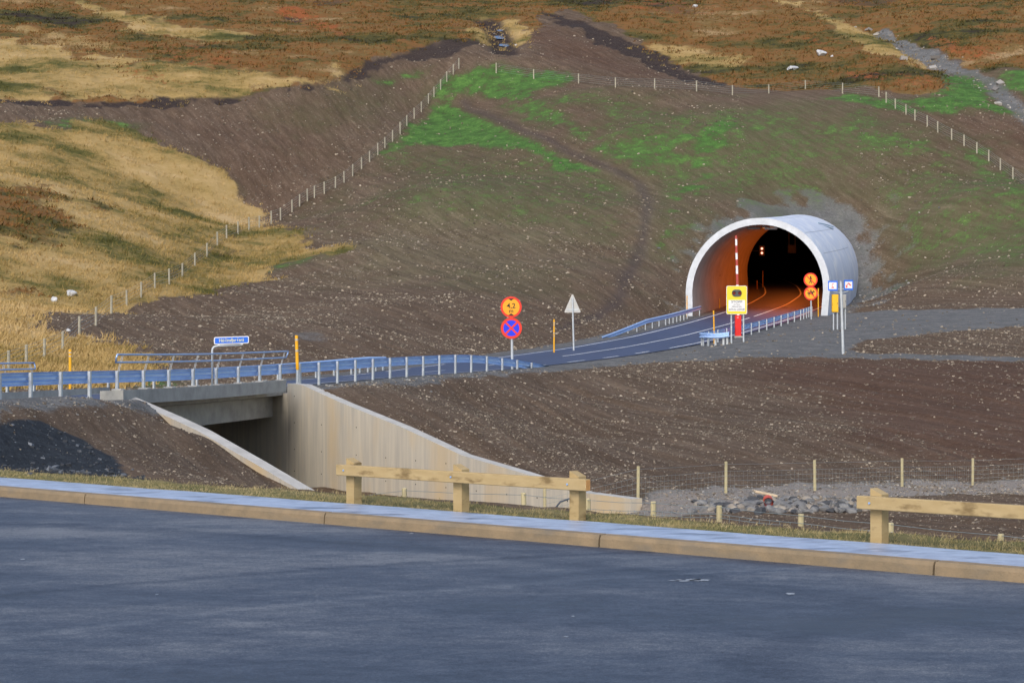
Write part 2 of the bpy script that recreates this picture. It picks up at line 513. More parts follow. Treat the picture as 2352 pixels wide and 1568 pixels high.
# gullies
def polydist(X, Y, pts):
    best = np.full(X.shape, 1e9)
    for (x0, y0), (x1, y1) in zip(pts[:-1], pts[1:]):
        dx, dy = x1 - x0, y1 - y0
        t = np.clip(((X - x0) * dx + (Y - y0) * dy) / (dx * dx + dy * dy + 1e-9), 0, 1)
        best = np.minimum(best, (X - x0 - t * dx) ** 2 + (Y - y0 - t * dy) ** 2)
    return np.sqrt(best)
def ground_index(px, py):
    j = int(np.clip(round(((px - HX) / F + .30) / .60 * (NU - 1)), 0, NU - 1))
    pj = HY - (GZ[:, j] - CAMZ) / GY[:, j] * F
    ok = np.where((pj <= py) & (vv > 36))[0]
    i = ok[0] if len(ok) else NV - 1
    return i, j, pj
def ground(px, py, dz=0.0):
    """point of the terrain seen in that direction"""
    i, j, pj = ground_index(px, py)
    if i > 0 and pj[i - 1] > py > pj[i] and vv[i - 1] > 36:
        t = (pj[i - 1] - py) / (pj[i - 1] - pj[i])
    else: t = 1.0
    i0 = max(i - 1, 0)
    Y = vv[i0] * (1 - t) + vv[i] * t
    z = GZ[i0, j] * (1 - t) + GZ[i, j] * t
    return Vector(((px - HX) / F * Y, Y, z + dz))
gully_px = [(1065, 235), (1180, 290), (1300, 345), (1400, 385), (1470, 422), (1490, 462), (1478, 540), (1440, 630), (1420, 685), (1385, 716), (1290, 752)]
gully = [tuple(ground(*q)[:2]) for q in gully_px]
DG = polydist(GX, GY, gully)
brook_px = [(1120, 40), (1150, 80), (1160, 112)]
brook = [tuple(ground(*q)[:2]) for q in brook_px]
DB = polydist(GX, GY, brook)
stream_px = [(1990, 60), (2060, 85), (2120, 135), (2200, 160), (2275, 190), (2352, 255), (2450, 320)]
stream = [tuple(ground(*q)[:2]) for q in stream_px]
DS = polydist(GX, GY, stream)
GZ -= .08 * np.exp(-(DG / .6) ** 2) + .9 * np.exp(-(DB / 1.6) ** 2) + .7 * np.exp(-(DS / 2.2) ** 2)
# road bed
bed = np.where(RL > 0, sstep(7.2, 4.7, np.abs(RL)), sstep(7.8, 4.9, np.abs(RL))) * (RDI < np.abs(RL) + 1.2) * (RI < MOUTH + 1)
tl = np.clip((RL + 4.0) / 8.0, -.1, 1.1)
rz = ZL[RI] * (1 - tl) + ZR[RI] * tl - np.where(np.abs(RL) < 3.85, .07, .01)
bed = np.where((RL > 4.9) & (GY > 57.5) & (GY < 63), bed * sstep(5.8, 5.0, RL), bed)
GZ = GZ * (1 - bed) + rz * bed
GZ += .17 * sstep(3.95, 4.35, RL) * sstep(7.5, 5.2, RL) * sstep(38, 46, GY) * sstep(57.5, 54.5, GY)
# trench under the bridge
pl = (GX - LW[0][0]) * WN[0] + (GY - LW[0][1]) * WN[1]
pr = (GX - RW[0][0]) * WN[0] + (GY - RW[0][1]) * WN[1]
tL = (GX - RW[0][0]) * WD[0] + (GY - RW[0][1]) * WD[1]
tLl = -1 + (GX - LW[0][0]) * WD[0] + (GY - LW[0][1]) * WD[1]
side_l = sstep(-.24, -.14, pl) ; side_r = sstep(.24, .14, pr)
tr = side_l * side_r * sstep(-8.5, -5.2, RL)
tr = tr * sstep(19.5, 17.4, tL) * sstep(16, 13, tLl)
GZ = GZ * (1 - tr) + np.minimum(GZ, -2.75 + .1 * fbm(GX, GY, 2, 3, 5)) * tr
# verge and ground under the paving
kn = GX * KN[0] + GY * KN[1] - KC
vz = .13 + .03 * fbm(GX, GY, .8, 3, 9)
wv = sstep(2.5, 5.5, kn + .3 * fbm(GX, GY, 2, 2, 4))
GZ = np.where(kn < 6.5, vz * (1 - wv) + GZ * wv, GZ)
GZ = np.where(kn < 1.18, -.35, GZ)

# ---------------------------------------------------------------- ground cover zones, laid out in plan
ZN = {k: np.zeros(GX.shape) for k in ('tan', 'heath', 'green', 'gravel', 'peat', 'red', 'black', 'verge', 'light', 'wet', 'rust')}
jit = fbm(GX, GY, 6, 4, 21)
jit2 = fbm(GX, GY, 1.2, 3, 33)
def zone(z, pts, feather=1.2, wgt=1.0, jitter=2.0, erase=()):
    P = np.array([tuple(ground(*q)[:2]) if len(q) == 2 else q[:2] for q in pts])
    x0, y0 = P.min(0) - 8; x1, y1 = P.max(0) + 8
    mk = (GX > x0) & (GX < x1) & (GY > y0) & (GY < y1)
    X, Y = GX[mk], GY[mk]
    if not X.size: return
    best = np.full(X.shape, 1e9); ins = np.zeros(X.shape, bool)
    for k in range(len(P)):
        (ax, ay), (bx, by) = P[k], P[(k + 1) % len(P)]
        dx, dy = bx - ax, by - ay
        t = np.clip(((X - ax) * dx + (Y - ay) * dy) / (dx * dx + dy * dy + 1e-9), 0, 1)
        best = np.minimum(best, (X - ax - t * dx) ** 2 + (Y - ay - t * dy) ** 2)
        c = ((ay > Y) != (by > Y)) & (X < (bx - ax) * (Y - ay) / (by - ay + 1e-12) + ax)
        ins ^= c
    s_ = np.where(ins, 1, -1) * np.sqrt(best) + jitter * (jit[mk] * .8 + jit2[mk] * .5)
    v = sstep(-feather, feather, s_) * wgt
    for e in erase: ZN[e][mk] *= (1 - v)
    ZN[z][mk] = np.maximum(ZN[z][mk], v)
ALL = ('tan', 'heath', 'green', 'gravel', 'peat', 'red', 'black', 'light')
# moors
zone('heath', [(-420, -150), (1240, -150), (1225, 30), (1110, 95), (1060, 100), (1000, 92), (930, 122), (850, 135), (800, 172), (740, 197), (600, 217), (450, 230), (300, 242), (-420, 245)])
zone('tan', [(-420, 75), (0, 90), (150, 112), (350, 150), (620, 172), (770, 160), (740, 192), (450, 226), (200, 238), (-420, 238)], 3, .74, 7, ('heath',))
zone('tan', [(170, 3), (330, 45), (480, 68), (560, 80), (470, 92), (330, 78)], 2.0, .85, 5, ('heath',))
zone('tan', [(0, 52), (200, 80), (330, 125), (250, 125), (60, 85)], 2, .5, 4)
zone('red', [(635, 0), (700, 15), (790, 62), (800, 85), (690, 60)], 2, .95, 4)
zone('red', [(880, 90), (960, 70), (1010, 85), (930, 115), (860, 125)], 2, .5, 4)
zone('peat', [(655, 35), (700, 40), (715, 62), (660, 60)], 1.5, .6, 3)
zone('peat', [(680, 0), (780, -10), (800, 12), (700, 20)], 2, .5, 3)
zone('heath', [(1255, -150), (2800, -150), (2800, 190), (2352, 160), (2310, 152), (2280, 165), (2165, 172), (2170, 215), (2110, 217), (2000, 203), (1860, 207), (1720, 207), (1660, 192), (1560, 150), (1440, 78), (1300, 22)])
zone('tan', [(1500, 95), (1600, 108), (1740, 128), (1700, 165), (1600, 160), (1520, 125)], 2.5, .6, 5)
zone('tan', [(1785, 0), (1850, 10), (1960, 62), (2060, 110), (2130, 155), (2090, 160), (1960, 92), (1860, 38)], 1.5, .85, 3, ('heath',))
zone('red', [(1830, 75), (1960, 110), (1900, 118), (1800, 95)], 2, .6, 4)
zone('red', [(2060, 165), (2160, 180), (2150, 205), (2030, 195)], 2, .6, 4)
zone('red', [(2120, 80), (2300, 120), (2260, 145), (2150, 110)], 2, .7, 4)
zone('red', [(1280, -40), (1500, -30), (1700, 20), (1600, 45), (1400, 20)], 4, .55, 6)
zone('peat', [(1480, 0), (1620, 5), (1640, 40), (1520, 35)], 3, .45, 5)
zone('red', [(1900, 160), (2000, 150), (2080, 190), (1960, 195)], 2, .6, 4)
zone('red', [(180, 120), (300, 150), (420, 190), (330, 195), (200, 160)], 3, .5, 5)
zone('red', [(330, 95), (520, 110), (620, 150), (500, 160), (380, 130)], 3, .55, 5)
zone('peat', [(1920, -40), (2060, -20), (2040, 15), (1900, 10)], 3, .5, 5)
zone('gravel', [(2030, 72), (2085, 84), (2130, 118), (2200, 152), (2280, 180), (2352, 240), (2500, 330), (2500, 360), (2352, 285), (2240, 190), (2120, 142), (2040, 92)], 1.0, .95, 2.0, ('heath', 'tan', 'green', 'red'))
zone('heath', [(1100, -150), (1330, -150), (1300, 18), (1245, 40), (1215, 72), (1168, 62), (1120, 45)], 1.5, .95, 3)
zone('tan', [(1100, 30), (1180, 45), (1200, 80), (1190, 112), (1130, 112), (1090, 70)], 1.5, .8, 3, ('heath',))
# peat banks
zone('peat', [(850, 130), (930, 117), (1000, 92), (1080, 86), (1115, 104), (1050, 128), (920, 142), (850, 165), (800, 190), (790, 180)], 1.2, .62, 3.5)
zone('peat', [(1245, 26), (1300, 34), (1400, 74), (1500, 125), (1590, 167), (1690, 202), (1600, 192), (1480, 146), (1385, 98), (1320, 62), (1250, 46)], 1.2, .8, 3.0)
zone('peat', [(-420, 238), (200, 232), (450, 226), (600, 214), (740, 193), (745, 203), (600, 226), (460, 240), (200, 248), (-420, 250)], .8, .75, 2.4)
zone('tan', [(1090, 60), (1180, 70), (1150, 100), (1200, 98), (1180, 115), (1100, 110)], 1.5, .6, 3)
# lower left meadow
zone('tan', [(-420, 285), (60, 287), (150, 300), (230, 278), (300, 300), (420, 358), (500, 398), (545, 430), (560, 475), (600, 520), (700, 545), (765, 578), (700, 586), (640, 603), (610, 640), (560, 655), (480, 677), (380, 684), (300, 694), (240, 725), (150, 722), (92, 727), (84, 752), (200, 772), (300, 792), (315, 850), (300, 875), (230, 890), (60, 900), (-420, 915)], 1.2, 1, 2.5)
zone('heath', [(-420, 430), (0, 420), (130, 440), (180, 500), (120, 560), (0, 570), (-420, 560)], 4.5, .8, 9, ('tan',))
zone('heath', [(-420, 640), (40, 640), (130, 660), (90, 700), (-420, 700)], 3, .75, 5, ('tan',))
zone('heath', [(300, 370), (420, 420), (380, 440), (280, 420)], 3, .3, 5)
zone('red', [(60, 320), (130, 350), (110, 370), (40, 345)], 2, .35, 4)
zone('green', [(600, 560), (775, 575), (700, 603), (640, 625), (600, 640), (590, 600)], 1.2, .55, 2.0)
zone('green', [(290, 300), (420, 360), (540, 425), (560, 445), (430, 380), (330, 330)], .8, .5, 1.6)
zone('green', [(110, 280), (230, 272), (340, 285), (300, 300), (150, 302)], 1.2, .6, 2)
zone('green', [(300, 855), (400, 870), (440, 890), (330, 893)], .8, .7, 1.5)
zone('peat', [(475, 575), (545, 572), (550, 590), (490, 598)], .8, .6, 2)
zone('red', [(225, 282), (320, 297), (290, 308), (230, 300)], 1, .12, 2)
zone('peat', [(560, 515), (470, 570), (380, 632), (300, 672), (230, 705), (235, 712), (310, 680), (390, 642), (480, 582), (566, 522)], .5, .5, .8)
zone('peat', [(540, 505), (450, 555), (360, 615), (365, 622), (455, 563), (545, 512)], .5, .42, .8)
# seeded slopes
zone('green', [(985, 242), (1040, 226), (1085, 240), (1180, 290), (1290, 343), (1385, 388), (1300, 392), (1200, 350), (1080, 334), (960, 336), (880, 348), (925, 292)], 1.4, 1, 1.6)
zone('green', [(1050, 160), (1140, 148), (1250, 164), (1320, 182), (1290, 197), (1240, 200), (1200, 232), (1060, 208), (1005, 218), (1035, 180)], 1.6, .85, 3.5)
zone('green', [(1120, 240), (1200, 235), (1330, 255), (1420, 330), (1300, 320), (1200, 275)], 3, .72, 5)
zone('green', [(2165, 172), (2235, 180), (2300, 235), (2360, 268), (2100, 255), (2035, 230), (2150, 220), (2178, 200)], 1.2, .95, 2.2, ('heath',))
zone('green', [(2285, 165), (2352, 158), (2800, 200), (2800, 260), (2352, 226)], 1.2, .9, 2, ('heath',))
zone('green', [(1880, 222), (1960, 212), (2040, 226), (2110, 252), (2060, 256), (1970, 238)], 1.2, .85, 2.2)
zone('green', [(850, 187), (930, 165), (1000, 155), (965, 180), (870, 197)], 1.2, .8, 2)
zone('green', [(1590, 320), (1650, 268), (1700, 290), (1640, 380), (1560, 480), (1520, 570), (1545, 450), (1590, 390)], 2, .85, 5)
zone('green', [(1860, 285), (2000, 285), (2100, 318), (2250, 350), (2352, 400), (2500, 480), (2352, 460), (2200, 380), (1990, 340), (1880, 310)], 2, .62, 5)
zone('green', [(1330, 360), (1440, 300), (1600, 310), (1600, 380), (1460, 400), (1350, 385)], 3, .72, 5)
zone('green', [(1370, 410), (1460, 440), (1440, 470), (1380, 450)], 2, .55, 3)
zone('green', [(880, 330), (1300, 330), (1480, 420), (1440, 560), (1300, 540), (1000, 470), (800, 520)], 5, .46, 8)
zone('green', [(1300, 225), (1500, 240), (2000, 245), (2352, 420), (2700, 500), (2700, 660), (2060, 640), (1990, 450), (1650, 470), (1480, 620), (1450, 560), (1400, 400)], 5, .50, 8)
zone('green', [(620, 260), (900, 200), (1000, 190), (880, 300), (760, 330)], 5, .34, 8)
zone('green', [(1000, 620), (1250, 600), (1400, 640), (1300, 690), (1080, 680)], 5, .22, 8)
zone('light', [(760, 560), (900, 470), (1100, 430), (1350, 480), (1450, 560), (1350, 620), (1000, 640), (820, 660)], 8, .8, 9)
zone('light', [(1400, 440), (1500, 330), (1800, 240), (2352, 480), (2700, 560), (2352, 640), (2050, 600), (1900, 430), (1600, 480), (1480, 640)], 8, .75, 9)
zone('rust', [(1700, 835), (1900, 825), (2352, 832), (2800, 830), (2800, 1080), (2352, 1085), (2100, 1050), (1900, 960), (1780, 890)], 3, 1, 4)
zone('rust', [(1180, 95), (1250, 60), (1400, 110), (1560, 180), (1450, 175), (1250, 140)], 3, .8, 4)
zone('rust', [(300, 260), (700, 230), (900, 190), (800, 340), (620, 480), (540, 420)], 6, .45, 6)
zone('rust', [(2100, 265), (2352, 275), (2700, 300), (2700, 420), (2352, 380), (2200, 300)], 4, .5, 5)
# gravel
zone('gravel', [(1560, 690), (1590, 600), (1640, 535), (1700, 488), (1760, 452), (1850, 432), (1930, 442), (1995, 480), (2035, 540), (2045, 620), (2025, 680), (1960, 712), (1900, 725)], 3.5, .92, 6, ('light',))
zone('gravel', [(1250, 850), (1320, 835), (1500, 812), (1620, 795), (1750, 762), (1900, 722), (2100, 713), (2352, 707), (2700, 700), (2700, 748), (2352, 750), (2150, 765), (1995, 780), (1935, 800), (1965, 812), (2352, 820), (2700, 818), (2700, 832), (2352, 829), (1900, 821), (1700, 822), (1500, 832), (1400, 842)], .8, 1, .8, ('green',))
zone('gravel', [(1330, 1185), (1400, 1157), (1465, 1145), (1666, 1122), (1872, 1112), (2100, 1104), (2352, 1097), (2700, 1090), (2700, 1140), (2352, 1135), (2050, 1142), (2000, 1165), (1800, 1172), (1600, 1178), (1450, 1195), (1300, 1205)], .5, .95, .8)
zone('light', [(1330, 1185), (1400, 1157), (1465, 1145), (1666, 1122), (1872, 1112), (2100, 1104), (2352, 1097), (2700, 1090), (2700, 1140), (2352, 1135), (2050, 1142), (2000, 1165), (1800, 1172), (1600, 1178), (1450, 1195), (1300, 1205)], .5, 1, .8)
zone('black', [(-420, 955), (0, 962), (100, 972), (180, 1008), (260, 1048), (350, 1103), (350, 1112), (-420, 1112)], .35, .95, .6)
zone('gravel', [(640, 760), (720, 755), (760, 780), (690, 790)], 1.5, .5, 3)
# wet gully, brook beds, gravel shoulders, verge
ZN['wet'] = .62 * np.exp(-(DG / (.55 + .35 * jit2)) ** 2)
for k in ('green',): ZN[k] *= 1 - .85 * np.exp(-(DG / 1.2) ** 2)
ZN['peat'] = np.maximum(ZN['peat'], .8 * np.exp(-(DB / 2.2) ** 2))
ZN['gravel'] = np.maximum(ZN['gravel'] * np.where(GY > 215, np.exp(-(DS / 4.0) ** 2), 1), .8 * np.exp(-(DS / 1.4) ** 2))
sh = sstep(6.6, 5.1, np.abs(RL) + jit2 * .5) * (RDI < np.abs(RL) + 1.2) * (RI < MOUTH + 2)
for k in ALL:
    if k != 'gravel': ZN[k] *= 1 - sh
ZN['gravel'] = np.maximum(ZN['gravel'], sh)
vg = sstep(.9, 1.15, kn) * sstep(2.9, 2.0, kn + .35 * jit2)
for k in ALL: ZN[k] *= 1 - vg
ZN['verge'] = vg
low = ZN['heath'] + ZN['tan']
GZ += (.16 * fbm(GX, GY, 1.1, 3, 50) + .30 * fbm(GX, GY, 3.2, 3, 51)) * np.clip(low, 0, 1) * calm * (.5 + .5 * upl)
GZ -= .5 * ZN['peat'] * upl * (.6 + .4 * jit2) * (DG > 3)

rk_u = GX * math.cos(R(27)) + GY * math.sin(R(27)); rk_v = -GX * math.sin(R(27)) + GY * math.cos(R(27))
bare = np.clip(1 - ZN['tan'] - ZN['heath'] - ZN['gravel'] - ZN['verge'] - ZN['peat'], 0, 1) * sstep(5, 9, RDI) * sstep(8, 14, kn)
GZ += bare * (.07 * vnoise(rk_u / .8, rk_v / 16, 3) + .05 * vnoise(rk_u / .35, rk_v / 9, 8))

def ground_xy(x, y):
    """height of the finished ground in plan"""
    i = np.log(np.asarray(y) / 22.0) / math.log(430 / 22.0) * (NV - 1)
    j = (np.asarray(x) / np.asarray(y) + .30) / .60 * (NU - 1)
    i = np.clip(i, 0, NV - 1.001); j = np.clip(j, 0, NU - 1.001)
    i0 = i.astype(int); j0 = j.astype(int); fi = i - i0; fj = j - j0
    return (GZ[i0, j0] * (1 - fi) * (1 - fj) + GZ[i0 + 1, j0] * fi * (1 - fj) + GZ[i0, j0 + 1] * (1 - fi) * fj + GZ[i0 + 1, j0 + 1] * fi * fj)

# ---------------------------------------------------------------- tunnel tube geometry
mi = int(round(MOUTH))
IN_R, IN_H, SHELL = 4.95, 1.85, .50
def arch(r_off, n=30, down=0.0):
    """profile (lat, height) from the left foot over the crown to the right foot"""
    r = IN_R + r_off
    out = [(-(r - .14), -down), (-(r - .06), .9)]
    out += [(-r * math.cos(math.pi * k / n), IN_H + r * math.sin(math.pi * k / n)) for k in range(n + 1)]
    out += [((r - .06), .9), ((r - .14), -down)]
    return out
TUBE_S = [float(mi) + k for k in range(0, 62, 2)]
def tube_pt(s, lat, h, rake=0.0):
    b_ = s + rake * h
    q = road_pt(min(b_, len(RC) - 2), lat)
    c0 = road_pt(min(b_, len(RC) - 2), 0)
    return Vector((q.x, q.y, c0.z + h))
def inside_tube(X, Y, Z, shrink):
    idx, lat, dist = road_near(X, Y)
    zc = (ZL[idx] + ZR[idx]) / 2
    h = Z - zc
    r = IN_R + SHELL - shrink
    ins = np.where(h < IN_H, np.abs(lat) < r - .05, lat ** 2 + (h - IN_H) ** 2 < r * r)
    return ins & (idx >= mi) & (h > -3) & (dist < 8)

# ---------------------------------------------------------------- terrain mesh
Vt = np.stack([GX, GY, GZ], 2).reshape(-1, 3)
ii, jj = np.meshgrid(np.arange(NV - 1), np.arange(NU - 1), indexing='ij')
q0 = (ii * NU + jj).ravel()
quads = np.stack([q0, q0 + 1, q0 + NU + 1, q0 + NU], 1)
cen = Vt[quads].mean(1)
near_t = (cen[:, 1] > 165) & (cen[:, 1] < 262) & (cen[:, 0] > 5) & (cen[:, 0] < 45)
kill = np.zeros(len(quads), bool)
sub = np.where(near_t)[0]
kill[sub] = inside_tube(cen[sub, 0], cen[sub, 1], cen[sub, 2], .22)
quads = quads[~kill]

def terrain_material():
    m = bpy.data.materials.new('hillside_ground')
    m.use_nodes = True
    n, l = m.node_tree.nodes, m.node_tree.links
    b = n['Principled BSDF']
    b.inputs['Roughness'].default_value = .95
    b.inputs['Specular IOR Level'].default_value = .15
    tc = n.new('ShaderNodeTexCoord')
    def noise(sc, det=4, rough=.6, vec=None, dist=0.0):
        t = n.new('ShaderNodeTexNoise')
        t.inputs['Scale'].default_value = sc; t.inputs['Detail'].default_value = det; t.inputs['Roughness'].default_value = rough
        t.inputs['Distortion'].default_value = dist
        l.new(vec or tc.outputs['Object'], t.inputs['Vector'])
        return t.outputs['Fac']
    def mapped(scale, rot=(0, 0, 0)):
        m0 = n.new('ShaderNodeMapping'); m0.inputs['Rotation'].default_value = rot
        l.new(tc.outputs['Object'], m0.inputs[0])
        mp = n.new('ShaderNodeMapping'); mp.inputs['Scale'].default_value = scale
        l.new(m0.outputs[0], mp.inputs[0])
        return mp.outputs[0]
    def ramp(fac, stops):
        r = n.new('ShaderNodeValToRGB')
        e = r.color_ramp.elements
        e[0].position, e[0].color = stops[0][0], (*stops[0][1], 1)
        e[1].position, e[1].color = stops[-1][0], (*stops[-1][1], 1)
        for p, c in stops[1:-1]:
            x = e.new(p); x.color = (*c, 1)
        l.new(fac, r.inputs[0])
        return r.outputs[0]
    def mix(fac, a, c, mode='MIX'):
        x = n.new('ShaderNodeMix'); x.data_type = 'RGBA'; x.blend_type = mode
        if isinstance(fac, (int, float)): x.inputs[0].default_value = fac
        else: l.new(fac, x.inputs[0])
        for k, s in ((6, a), (7, c)):
            if isinstance(s, tuple): x.inputs[k].default_value = (*s, 1)
            else: l.new(s, x.inputs[k])
        return x.outputs[2]
    def math_(op, a, c=None, c3=None, clamp=False):
        x = n.new('ShaderNodeMath'); x.operation = op; x.use_clamp = clamp
        for k, s in enumerate((a, c, c3)):
            if s is None: continue
            if isinstance(s, (int, float)): x.inputs[k].default_value = s
            else: l.new(s, x.inputs[k])
        return x.outputs[0]
    def mrange(v, a, c, lo=0.0, hi=1.0):
        x = n.new('ShaderNodeMapRange'); x.inputs[1].default_value = a; x.inputs[2].default_value = c
        x.inputs[3].default_value = lo; x.inputs[4].default_value = hi
        l.new(v, x.inputs[0]); return x.outputs[0]
    def zattr(name):
        a = n.new('ShaderNodeAttribute'); a.attribute_name = name
        s = n.new('ShaderNodeSeparateColor'); l.new(a.outputs['Color'], s.inputs[0])
        return s.outputs
    z1, z2, z3, z4 = zattr('zone1'), zattr('zone2'), zattr('zone3'), zattr('zone4')
    big = noise(.11, 5, .6)
    mid = noise(.8, 6, .7)
    fine = math_('ADD', math_('MULTIPLY', noise(4.5, 5, .75), .55), math_('MULTIPLY', noise(13.0, 4, .75), .45))
    streak = noise(1.0, 5, .7, mapped((.12, 1.9, .8), (0, 0, R(63))))
    wide = noise(1.0, 5, .65, mapped((.35, 1.1, 1.1)))
    # soil
    soil = ramp(math_('ADD', math_('MULTIPLY', fine, .5), math_('MULTIPLY', streak, .5)), [(.31, (.056, .038, .025)), (.46, (.106, .074, .050)), (.55, (.148, .106, .074)), (.68, (.25, .195, .14))])
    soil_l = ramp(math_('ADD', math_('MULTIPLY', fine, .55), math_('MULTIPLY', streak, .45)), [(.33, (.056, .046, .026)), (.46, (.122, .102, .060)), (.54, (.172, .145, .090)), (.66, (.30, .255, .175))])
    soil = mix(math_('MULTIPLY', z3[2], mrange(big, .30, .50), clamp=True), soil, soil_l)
    soil = mix(math_('MULTIPLY', z4[1], .85), soil, ramp(math_('ADD', math_('MULTIPLY', fine, .6), math_('MULTIPLY', streak, .4)), [(.31, (.046, .026, .017)), (.47, (.092, .052, .034)), (.56, (.128, .076, .052)), (.70, (.20, .135, .098))]))
    soil = mix(mrange(big, .35, .7, 0, .45), soil, mix(1.0, soil, (.66, .60, .56), 'MULTIPLY'))
    vor = n.new('ShaderNodeTexVoronoi'); vor.inputs['Scale'].default_value = 2.6; vor.inputs['Randomness'].default_value = 1
    l.new(mapped((.8, 1.0, 1.0)), vor.inputs['Vector'])
    sp = math_('MULTIPLY', mrange(vor.outputs['Distance'], .24, .10), mrange(math_('FRACT', math_('MULTIPLY', vor.outputs['Color'], 1.0)), .55, .65))
    vor2 = n.new('ShaderNodeTexVoronoi'); vor2.inputs['Scale'].default_value = 6.5
    l.new(tc.outputs['Object'], vor2.inputs['Vector'])
    sp2 = math_('MULTIPLY', mrange(vor2.outputs['Distance'], .28, .12), mrange(math_('FRACT', math_('MULTIPLY', vor2.outputs['Color'], 1.0)), .6, .7))
    spk = math_('MAXIMUM', math_('MULTIPLY', sp, .55), math_('MULTIPLY', sp2, .4))
    soil = mix(math_('MULTIPLY', spk, mrange(noise(.25, 4), .3, .6, .35, 1)), soil, (.34, .30, .25))
    # gravel
    grav = ramp(math_('ADD', math_('MULTIPLY', fine, .65), math_('MULTIPLY', mid, .35)), [(.34, (.060, .063, .064)), (.50, (.142, .147, .150)), (.66, (.31, .305, .29))])
    grav = mix(math_('MULTIPLY', streak, .35), grav, (.10, .085, .07))
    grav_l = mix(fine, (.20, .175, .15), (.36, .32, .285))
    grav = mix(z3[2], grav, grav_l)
    grav = mix(math_('MULTIPLY', sp2, .5), grav, (.36, .35, .33))
    # grass
    mn = noise(.10, 10, .74, mapped((.6, 1.0, 1.3)))
    moor = math_('ADD', mrange(mn, .34, .66), math_('MULTIPLY', math_('SUBTRACT', fine, .5), .9))
    tan = ramp(moor, [(.0, (.055, .058, .016)), (.20, (.115, .105, .032)), (.38, (.25, .18, .064)), (.56, (.35, .245, .095)), (.80, (.41, .29, .128)), (1.0, (.48, .35, .18))])
    heath = ramp(moor, [(.0, (.038, .028, .026)), (.18, (.050, .050, .017)), (.33, (.098, .082, .026)), (.46, (.150, .092, .032)), (.57, (.215, .095, .032)), (.69, (.135, .100, .036)), (.82, (.24, .145, .060)), (1.0, (.33, .235, .125))])
    redc = ramp(fine, [(.34, (.075, .040, .018)), (.46, (.20, .075, .025)), (.56, (.33, .095, .032)), (.68, (.40, .17, .06))])
    green = ramp(math_('ADD', math_('MULTIPLY', mid, .5), math_('MULTIPLY', fine, .5)), [(.36, (.060, .056, .030)), (.45, (.048, .100, .026)), (.54, (.078, .175, .040)), (.66, (.18, .27, .07))])
    peat = ramp(fine, [(.34, (.012, .009, .009)), (.50, (.042, .030, .027)), (.60, (.085, .066, .055)), (.70, (.14, .12, .07))])
    blk = ramp(fine, [(.3, (.010, .012, .016)), (.52, (.028, .034, .042)), (.66, (.060, .070, .084)), (.80, (.20, .22, .25))])
    verge = ramp(math_('ADD', math_('MULTIPLY', mid, .6), math_('MULTIPLY', fine, .4)), [(.35, (.060, .075, .022)), (.5, (.17, .155, .062)), (.65, (.30, .24, .12))])
    def zf(z, nz, k=.55):   # noisy threshold: sparse cover breaks up into patches
        t = math_('ADD', z, math_('MULTIPLY', math_('SUBTRACT', nz, .5), 2.2 * k))
        return math_('MULTIPLY', mrange(t, .36, .60), mrange(z, .02, .15))
    col = soil
    col = mix(zf(z2[0], fine, .45), col, grav)
    gn = math_('ADD', math_('MULTIPLY', mid, .55), math_('MULTIPLY', fine, .45))
    soft = math_('MULTIPLY', math_('MULTIPLY', z1[2], 1.5, clamp=True), mrange(gn, .38, .60, .25, .95))
    col = mix(soft, col, mix(fine, (.040, .060, .018), (.105, .115, .050)))
    col = mix(math_('MULTIPLY', mrange(math_('ADD', z1[2], math_('MULTIPLY', math_('SUBTRACT', gn, .5), 2.6)), .48, .84), mrange(z1[2], .05, .4)), col, green)
    col = mix(math_('MULTIPLY', z4[0], .75), col, mix(fine, (.022, .018, .022), (.085, .075, .085)))
    col = mix(zf(z1[1], fine, .35), col, heath)
    col = mix(zf(z1[0], fine, .45), col, tan)
    col = mix(zf(math_('MULTIPLY', z2[2], .72), math_('ADD', math_('MULTIPLY', mid, .6), math_('MULTIPLY', fine, .4)), 1.1), col, redc)
    col = mix(zf(z2[1], fine, .5), col, peat)
    col = mix(zf(z3[0], fine, .3), col, blk)
    col = mix(zf(z3[1], fine, .4), col, verge)
    l.new(col, b.inputs['Base Color'])
    bp = n.new('ShaderNodeBump'); bp.inputs['Strength'].default_value = .9; bp.inputs['Distance'].default_value = .16
    l.new(math_('ADD', math_('MULTIPLY', fine, .7), math_('MULTIPLY', streak, .5)), bp.inputs['Height'])
    l.new(bp.outputs[0], b.inputs['Normal'])
    return m
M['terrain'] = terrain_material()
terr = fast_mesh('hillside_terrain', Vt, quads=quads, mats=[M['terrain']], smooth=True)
tag(terr, kind='structure')
def put_attr(name, a, b, c):
    at_ = terr.data.color_attributes.new(name, 'FLOAT_COLOR', 'POINT')
    d = np.stack([a.ravel(), b.ravel(), c.ravel(), np.ones(a.size)], 1).astype(np.float32)
    at_.data.foreach_set('color', d.ravel())
put_attr('zone1', ZN['tan'], ZN['heath'], ZN['green'])
put_attr('zone2', ZN['gravel'], ZN['peat'], ZN['red'])
put_attr('zone4', ZN['wet'], ZN['rust'], ZN['wet'] * 0)
put_attr('zone3', ZN['black'], ZN['verge'], ZN['light'])

